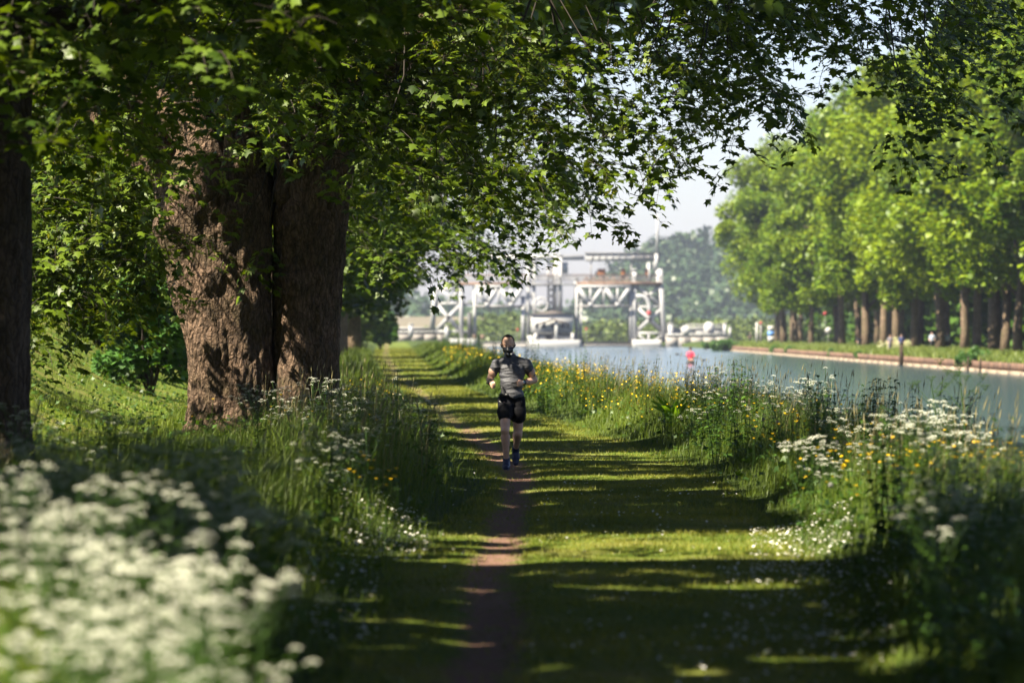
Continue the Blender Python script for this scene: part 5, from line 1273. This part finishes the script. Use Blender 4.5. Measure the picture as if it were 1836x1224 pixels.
def runner():
    z0 = float(H(0, 49.2)[0])
    root = empty('person', (0, 49.2, z0), 0, 'man running towards the viewer in grey t-shirt, black shorts and black training mask', 'person')
    sh = [(-.200, 0, 1.36), (.190, .0, 1.36)]; el = [(-.285, .06, 1.155), (.285, .09, 1.15)]; wr = [(-.262, -.13, 1.105), (.135, -.10, 1.118)]
    hip = [(-.085, 0, .90), (.075, .02, .90)]; kn = [(-.088, -.18, .51), (.078, .05, .47)]; an = [(-.070, -.08, .115), (.048, .40, .26)]
    neck = (-.015, 0, 1.43); head = (-.05, -.045, 1.600)
    G_ = []
    # torso
    G_ += [ball((-.0, .01, 1.27), (.165, .115, .16)), ball((-.005, .01, 1.10), (.140, .105, .16)), ball((0, .015, .95), (.125, .09, .10)), cone_piece((-.14, .01, 1.355), (0, .01, 1.395), .070, .070), cone_piece((.135, .01, 1.355), (0, .01, 1.395), .070, .070)]
    G_ += [cone_piece((-.012, .015, 1.40), (-.04, -.015, 1.52), .064, .058)]
    # head
    tilt = rotx(np.array(.22)); hd = np.array(head)
    def hp(x, y, z): return hd + tilt @ np.array([x, y, z])
    G_ += [ball(hp(0, .015, .035), (.077, .093, .092), tilt), ball(hp(0, -.022, -.045), (.060, .070, .078), tilt), cone_piece(hp(0, -.075, -.085), hp(0, -.055, -.09), .032, .04)]
    G_ += [cone_piece(hp(0, -.092, .012), hp(0, -.108, -.028), .010, .016), ball(hp(-.03, -.080, .022), (.026, .012, .009), tilt), ball(hp(.03, -.080, .022), (.026, .012, .009), tilt)]
    for s in (-1, 1): G_ += [ball(hp(s * .082, .012, -.008), (.011, .020, .032), tilt)]
    # arms
    for i, s in ((0, -1), (1, 1)):
        S_, E, W = map(np.array, (sh[i], el[i], wr[i]))
        G_ += [ball(S_ + [0, 0, -.02], (.066, .066, .075)), cone_piece(S_, E, .056, .045), ball((S_ * .5 + E * .5) + [s * .008, -.012, 0], (.052, .056, .075)), cone_piece(E, E * .45 + W * .55, .047, .044), cone_piece(E * .5 + W * .5, W, .043, .027, ((0, 0, 1), .95))]
        d = (W - E) / np.linalg.norm(W - E)
        up = np.array([0, 0, 1.0]); side = np.cross(d, up); side /= np.linalg.norm(side); up = np.cross(side, d)
        palm = W + d * .055
        G_ += [cone_piece(W, palm, .027, .036, (side, .62))]
        # four curled fingers stacked below each other, thumb on top
        for f, (hz, ln) in enumerate(((.030, .036), (.010, .040), (-.010, .037), (-.029, .030))):
            inw = -side * s * (1 if i == 0 else 1)
            inw = np.array([-s * 1.0, 0, 0]) if i == 0 else np.array([0, .9, -.1])
            k0 = palm + up * hz + d * .018; k1 = k0 + d * ln * .75 + inw * .006; k2 = k1 + inw * ln * .72 - d * .004; k3 = k2 - d * ln * .7 + inw * .002
            G_ += [cone_piece(k0, k1, .0105, .010, seg=10), cone_piece(k1, k2, .010, .009, seg=10), cone_piece(k2, k3, .009, .008, seg=10)]
        t0 = palm + up * .028 - d * .028; t1 = t0 + up * .018 + d * .03 + inw * .012; t2 = t1 + d * .022 + inw * .016
        G_ += [cone_piece(t0, t1, .013, .0105, seg=10), cone_piece(t1, t2, .0105, .009, seg=10)]
    # legs
    for i, s in ((0, -1), (1, 1)):
        Hh, K, A = map(np.array, (hip[i], kn[i], an[i]))
        G_ += [cone_piece(Hh, K, .088, .058), ball(Hh * .6 + K * .4 + [s * .008, -.01, 0], (.076, .078, .15)), ball(K + [0, -.012, .005], (.054, .056, .06))]
        back = np.array([0, .035, 0]) if i == 0 else np.array([0, .0, .03])
        G_ += [cone_piece(K, A, .053, .037), cone_piece(K * .78 + A * .22 + back * .8, K * .55 + A * .45 + back * .4, .064, .052)]
        G_ += [ball(A, (.036, .038, .04))]
    body = blend('body', G_, M_SKIN, root, .0072, 3)
    # shirt
    T_ = [ball((0, .01, 1.26), (.172, .125, .19)), ball((-.005, .005, 1.11), (.152, .122, .19)), ball((0.0, .01, .97), (.156, .126, .095)), cone_piece((-.15, .01, 1.355), (-.02, .01, 1.40), .080, .078), cone_piece((.145, .01, 1.355), (0, .01, 1.40), .080, .078), ball((0, -.045, 1.30), (.15, .075, .08)),
          cone_piece((-.012, .012, 1.39), (-.02, .005, 1.452), .085, .070)]
    for i, s in ((0, -1), (1, 1)):
        S_, E = map(np.array, (sh[i], el[i])); T_ += [ball(S_ + [0, 0, -.02], (.068, .070, .080)), cone_piece(S_, S_ * .42 + E * .58, .066, .060)]
    def folds(c):
        z = float(c[2]); f = mnoise.noise(Vector((c[0] * 5, c[1] * 5, z * 26 + 4 * c[0]))) * .006
        f += mnoise.noise(Vector((c[0] * 12 + 5, c[1] * 9, z * 55 - 6 * c[0]))) * .003
        return f * (1.0 if z < 1.3 else .6)
    blend('t_shirt', T_, M_SHIRT, root, .008, 9, folds)
    P_ = [ball((0, .015, .95), (.152, .122, .10))]
    for i, s in ((0, -1), (1, 1)):
        Hh, K = map(np.array, (hip[i], kn[i])); P_ += [cone_piece(Hh + [0, 0, .0], Hh * .50 + K * .50, .100, .098), ball(Hh * .62 + K * .38 + [s * .008, -.02, -.01], (.1, .105, .14))]
    blend('shorts', P_, M_SHORTS, root, .009, 4, lambda c: mnoise.noise(Vector((c[0] * 9, c[1] * 9, c[2] * 14))) * .008)
    # hair: cropped, receding at the temples
    g = []
    Vh, Th = ico(4); Vh = Vh * [.0815, .097, .096]
    f = Vh[Th].mean(1); keep = ((f[:, 1] > -.022) | ((np.abs(f[:, 0]) < .026) & (f[:, 2] > .070) & (f[:, 1] > -.052))) & (f[:, 2] > -.035 + .0 * f[:, 0]) & ~((f[:, 1] < .02) & (f[:, 2] < .035) & (np.abs(f[:, 0]) < .06))
    V = (Vh + [0, .015, .035]) @ tilt.T + hd; used = np.unique(Th[keep]); rm = -np.ones(len(V), int); rm[used] = np.arange(len(used))
    hr = obj('hair', np_mesh('hair', V[used], rm[Th[keep]], M_HAIR, smooth=True), root)
    sm = hr.modifiers.new('t', 'SOLIDIFY'); sm.thickness = .006; sm.offset = 0
    # training mask
    Mg = [ball(hp(0, -.036, -.052), (.069, .074, .060), tilt), cone_piece(hp(0, -.095, -.008), hp(0, -.110, -.045), .019, .028), cone_piece(hp(0, -.082, -.095), hp(0, -.05, -.105), .034, .045)]
    mk = blend('mask', Mg, M_MASK, root, .006, 3)
    for s in (-1, 1): obj('strap', np_mesh('strap', *tube([hp(s * .055, -.06, -.03), hp(s * .08, -.02, -.018), hp(s * .09, .02, -.0), hp(s * .075, .07, .01)], .011, 6), M_MASK), root)
    for x in (-.036, 0, .036): v = obj('valve', np_mesh('valve', *tube([hp(x * 1.15, -.112 + abs(x) * .5, -.088), hp(x * 1.15, -.150 + abs(x) * .5, -.093)], [.0125, .011], 14), M_VALVE), mk)
    for s in (-1, 1): obj('eye', np_mesh('eye', *ball(hp(s * .03, -.076, .006), (.009, .006, .004), tilt), M_HAIR, smooth=True), root)
    # watch, wrist strap, phone pouch
    W, E = np.array(wr[1]), np.array(el[1]); d = (E - W) / np.linalg.norm(E - W)
    obj('watch_strap', np_mesh('watch_strap', *tube([W + d * .012, W + d * .040], .034, 16), M_MASK, smooth=True), root)
    obj('watch_face', np_mesh('watch_face', *tube([W + d * .026 + [0, -.032, .006], W + d * .026 + [0, -.043, .008]], .019, 16), mat_plain('watch_glass', (.25, .33, .42), .15)), root)
    W, E = np.array(wr[0]), np.array(el[0]); d = (E - W) / np.linalg.norm(E - W)
    obj('wrist_strap', np_mesh('wrist_strap', *tube([W + d * .0, W + d * .03], .035, 16), M_MASK), root); obj('wrist_strap', np_mesh('wrist_strap', *tube([W + d * .045, W + d * .075], .041, 16), M_MASK), root)
    obj('gadget', np_mesh('gadget', *tube([W + d * .02 + [-.03, -.01, .0], W + d * .02 + [-.06, -.01, .02]], .018, 10), M_MASK), root)
    blend('phone_pouch', [cone_piece((-.125, -.10, 1.055), (-.105, -.115, .975), .022, .034, ((0, 1, 0), .6)), cone_piece((-.14, -.08, .965), (-.06, -.125, .965), .026, .02)], M_MASK, root, .006, 3)
    obj('shorts_logo', np_mesh('shorts_logo', *beam((-.165, -.085, .885), (-.135, -.105, .872), .007, .004), M_VALVE), root)
    # shoes
    def shoe(A, dirv, upv, side):
        A = np.array(A, float); dv = np.array(dirv, float); dv /= np.linalg.norm(dv); uv = np.array(upv, float); uv -= dv * np.dot(uv, dv); uv /= np.linalg.norm(uv)
        heel = A - dv * .045 - uv * .055; toe = A + dv * .165 - uv * .068; ball_ = A + dv * .10 - uv * .06
        sx = np.cross(dv, uv)
        s = blend('shoe', [cone_piece(heel, ball_, .046, .053, (uv, .9)), cone_piece(ball_, toe, .052, .038, (uv, .85)), cone_piece(A + uv * .035, A - uv * .03, .046, .050), cone_piece(A - uv * .01, ball_ + uv * .012, .047, .042)], M_NAVY, root, .006, 4)
        so_ = blend('sole', [cone_piece(heel - uv * .032, ball_ - uv * .032, .042, .048, (uv, .36)), cone_piece(ball_ - uv * .032, toe - uv * .022, .048, .035, (uv, .36))], M_SOLE, s, .006, 2)
        g = Geo()
        for k in range(4): c = A + dv * (.035 + k * .022) - uv * (.008 + k * .009); g.add(*tube([c - sx * .024, c + uv * .014, c + sx * .024], .0035, 5))
        l = obj('laces', g.mesh('laces', [M_VALVE]), s); l['kind'] = 'stuff'
        obj('trim', np_mesh('trim', *tube([heel + uv * .03 + sx * .036 * side, ball_ + sx * .046 * side], .006, 6), mat_plain('pale_trim', (.3, .38, .6), .5)), s)
    shoe(an[0], (-.05, -1, -.06), (0, 0, 1), -1)
    shoe(an[1], (0.0, -.42, -.9), (0, -.9, .42), -1)
runner()

def walker(name, px, d, hgt, top, bottom, label, skirt=False, dark=False, facing=1):
    x = (px - 918) / F * d; z = float(H(x, d)[0]); r = empty('person', (x, d, z), 0, label, 'person'); s = hgt / 1.75
    G_ = [ball((0, 0, 1.62 * s), (.075, .09, .11)), cone_piece((0, 0, 1.42 * s), (0, 0, 1.55 * s), .055, .05), ball((0, 0, 1.25 * s), (.18, .12, .2)), ball((0, 0, 1.0 * s), (.16, .12, .16)),
          cone_piece((-.09, 0, .92 * s), (-.1, -.10, .5 * s), .09, .06), cone_piece((-.1, -.1, .5 * s), (-.1, -.05, .08), .055, .04), cone_piece((.09, 0, .92 * s), (.1, .08, .5 * s), .09, .06), cone_piece((.1, .08, .5 * s), (.1, .24, .12), .055, .04),
          cone_piece((-.2, 0, 1.38 * s), (-.27, .06, 1.1 * s), .055, .045), cone_piece((-.27, .06, 1.1 * s), (-.22, -.1, .92 * s), .045, .03), cone_piece((.2, 0, 1.38 * s), (.27, 0, 1.1 * s), .055, .045), cone_piece((.27, 0, 1.1 * s), (.22, -.12, .95 * s), .045, .03), cone_piece((-.1, -.05, .05), (-.1, -.2, .04), .045, .04), cone_piece((.1, .24, .1), (.1, .14, .04), .045, .04)]
    blend('body', G_, M_SKIN, r, .035, 2)
    blend('top', [ball((0, 0, 1.25 * s), (.205, .15, .22)), ball((0, 0, 1.02 * s), (.185, .145, .18)), cone_piece((-.18, 0, 1.4 * s), (.18, 0, 1.4 * s), .075, .075), cone_piece((-.2, 0, 1.38 * s), (-.27, .06, 1.1 * s), .072, .06), cone_piece((.2, 0, 1.38 * s), (.27, 0, 1.1 * s), .072, .06)], top, r, .035, 2)
    blend('trousers', [ball((0, 0, .92 * s), (.18, .14, .13)), cone_piece((-.09, 0, .9 * s), (-.1, -.10, .45 * s), .105, .075), cone_piece((.09, 0, .9 * s), (.1, .08, .45 * s), .105, .075)], bottom, r, .035, 2)
    blend('hair', [ball((0, .02, 1.66 * s), (.088, .10, .10))], M_HAIR, r, .035, 1)
def cloth(n, c): return mat_plain(n, c, .8)
NAVYC, TEAL, GREYC, LGREY, BLK = cloth('navy_jacket', (.02, .03, .10)), cloth('teal_shorts', (.02, .22, .22)), cloth('grey_top', (.14, .13, .15)), cloth('light_grey_blue', (.30, .34, .42)), cloth('dark_trousers', (.015, .016, .02))
walker('person', 1616, 342, 1.75, NAVYC, TEAL, 'walker in navy top and teal shorts on the far bank above the mooring pile')
walker('person', 1596, 352, 1.65, GREYC, GREYC, 'walker in dull grey clothes just left of the navy one')
walker('person', 1671, 356, 1.75, LGREY, BLK, 'slim walker in pale blue-grey top between the far-bank trunks')
walker('person', 1698, 338, 1.78, LGREY, BLK, 'broad walker in light grey top and dark trousers, rightmost on the far bank')
walker('person', 1541, 400, 1.4, BLK, BLK, 'person in dark clothes on the far bank near the leaning trunks')
walker('person', 1345, 600, 1.75, BLK, BLK, 'small dark figure on the far bank left of the white poles')
def kayak():
    d = 338.0; x = (1238 - 918) / F * d
    k = empty('kayak', (x, d, WATER), 0, 'small dark kayak seen end-on on the canal', 'kayak')
    n = 14; V = []; seg = 10
    for i in range(n + 1):
        t = i / n; w_ = .33 * math.sin(PI * t) ** .6 + .01
        for j in range(seg): a = j / seg * 2 * PI; V.append((w_ * math.cos(a), (t - .5) * 4.2, .06 + .16 * math.sin(a) * (.4 + w_ * 2) + .18 * abs(t - .5) ** 2 * 2))
    q = [[i * seg + j, i * seg + (j + 1) % seg, (i + 1) * seg + (j + 1) % seg, (i + 1) * seg + j] for i in range(n) for j in range(seg)]
    obj('hull', np_mesh('hull', V, quads(q), cloth('kayak_hull', (.05, .04, .04)), smooth=True), k); obj('coaming', np_mesh('coaming', *tube([(.27 * math.cos(a), .45 * math.sin(a), .24) for a in np.linspace(0, 2 * PI, 17)], .03, 6, False), M_MASK), k)
    p = empty('person', (x, d, WATER + .12), 0, 'paddler in a bright pink-red top sitting in the kayak', 'person'); p.scale = (1.25,) * 3
    blend('body', [ball((0, 0, .92), (.085, .10, .12)), cone_piece((0, 0, .68), (0, 0, .85), .06, .055), ball((0, 0, .5), (.19, .14, .22)), ball((0, 0, .22), (.18, .16, .16)), cone_piece((-.17, 0, .60), (-.27, -.12, .40), .055, .045), cone_piece((-.27, -.12, .40), (-.3, -.36, .45), .045, .035), cone_piece((.17, 0, .60), (.27, -.12, .40), .055, .045), cone_piece((.27, -.12, .40), (.3, -.36, .45), .045, .035), cone_piece((-.09, 0, .15), (-.1, -.6, .16), .08, .06), cone_piece((.09, 0, .15), (.1, -.6, .16), .08, .06)], M_SKIN, p, .03, 2)
    blend('top', [ball((0, 0, .5), (.23, .18, .26)), ball((0, 0, .25), (.21, .18, .18)), cone_piece((-.19, 0, .64), (.19, 0, .64), .08, .08), cone_piece((-.17, 0, .60), (-.27, -.12, .40), .075, .065), cone_piece((.17, 0, .60), (.27, -.12, .40), .075, .065)], cloth('pink_top', (.55, .03, .07)), p, .03, 2)
    blend('hair', [ball((0, .0, .98), (.12, .125, .13))], M_HAIR, p, .03, 1)
    pd = empty('paddle', (x, d - .36, WATER + .57), 0, 'paddle held across the kayak by the pink paddler', 'paddle')
    obj('shaft', np_mesh('shaft', *tube([(-1.05, 0, .22), (1.05, 0, -.22)], .02, 6), M_DARK), pd)
    for s in (-1, 1): obj('blade', np_mesh('blade', *box(s * 1.2 - .16, s * 1.2 + .16, -.012, .012, -s * .26 - .08, -s * .26 + .08), M_DARK), pd)
kayak()

# ------------------------------------------------------------------ labels that single out each plant of a drift
def number_plants():
    from collections import defaultdict
    G_ = defaultdict(list)
    for o in S.objects:
        if o.parent is None and o.get('label') and o.get('kind') is None and o.get('category') in ('wildflower', 'weed'): G_[o['label']].append(o)
    for lab, L in G_.items():
        if len(L) < 2: continue
        L.sort(key=lambda o: o.location.y); n = len(L); per = max(4, min(12, round(math.sqrt(n)))); rows = [L[i:i + per] for i in range(0, n, per)]
        for ri, row in enumerate(rows):
            row.sort(key=lambda o: o.location.x / o.location.y)
            rn = 'the front row' if ri == 0 else ('the back row' if ri == len(rows) - 1 else 'the %s row' % ORD[ri])
            for k, o in enumerate(row):
                o['label'] = '%s, %s from left in %s' % (lab, ORD[k], rn)
number_plants()
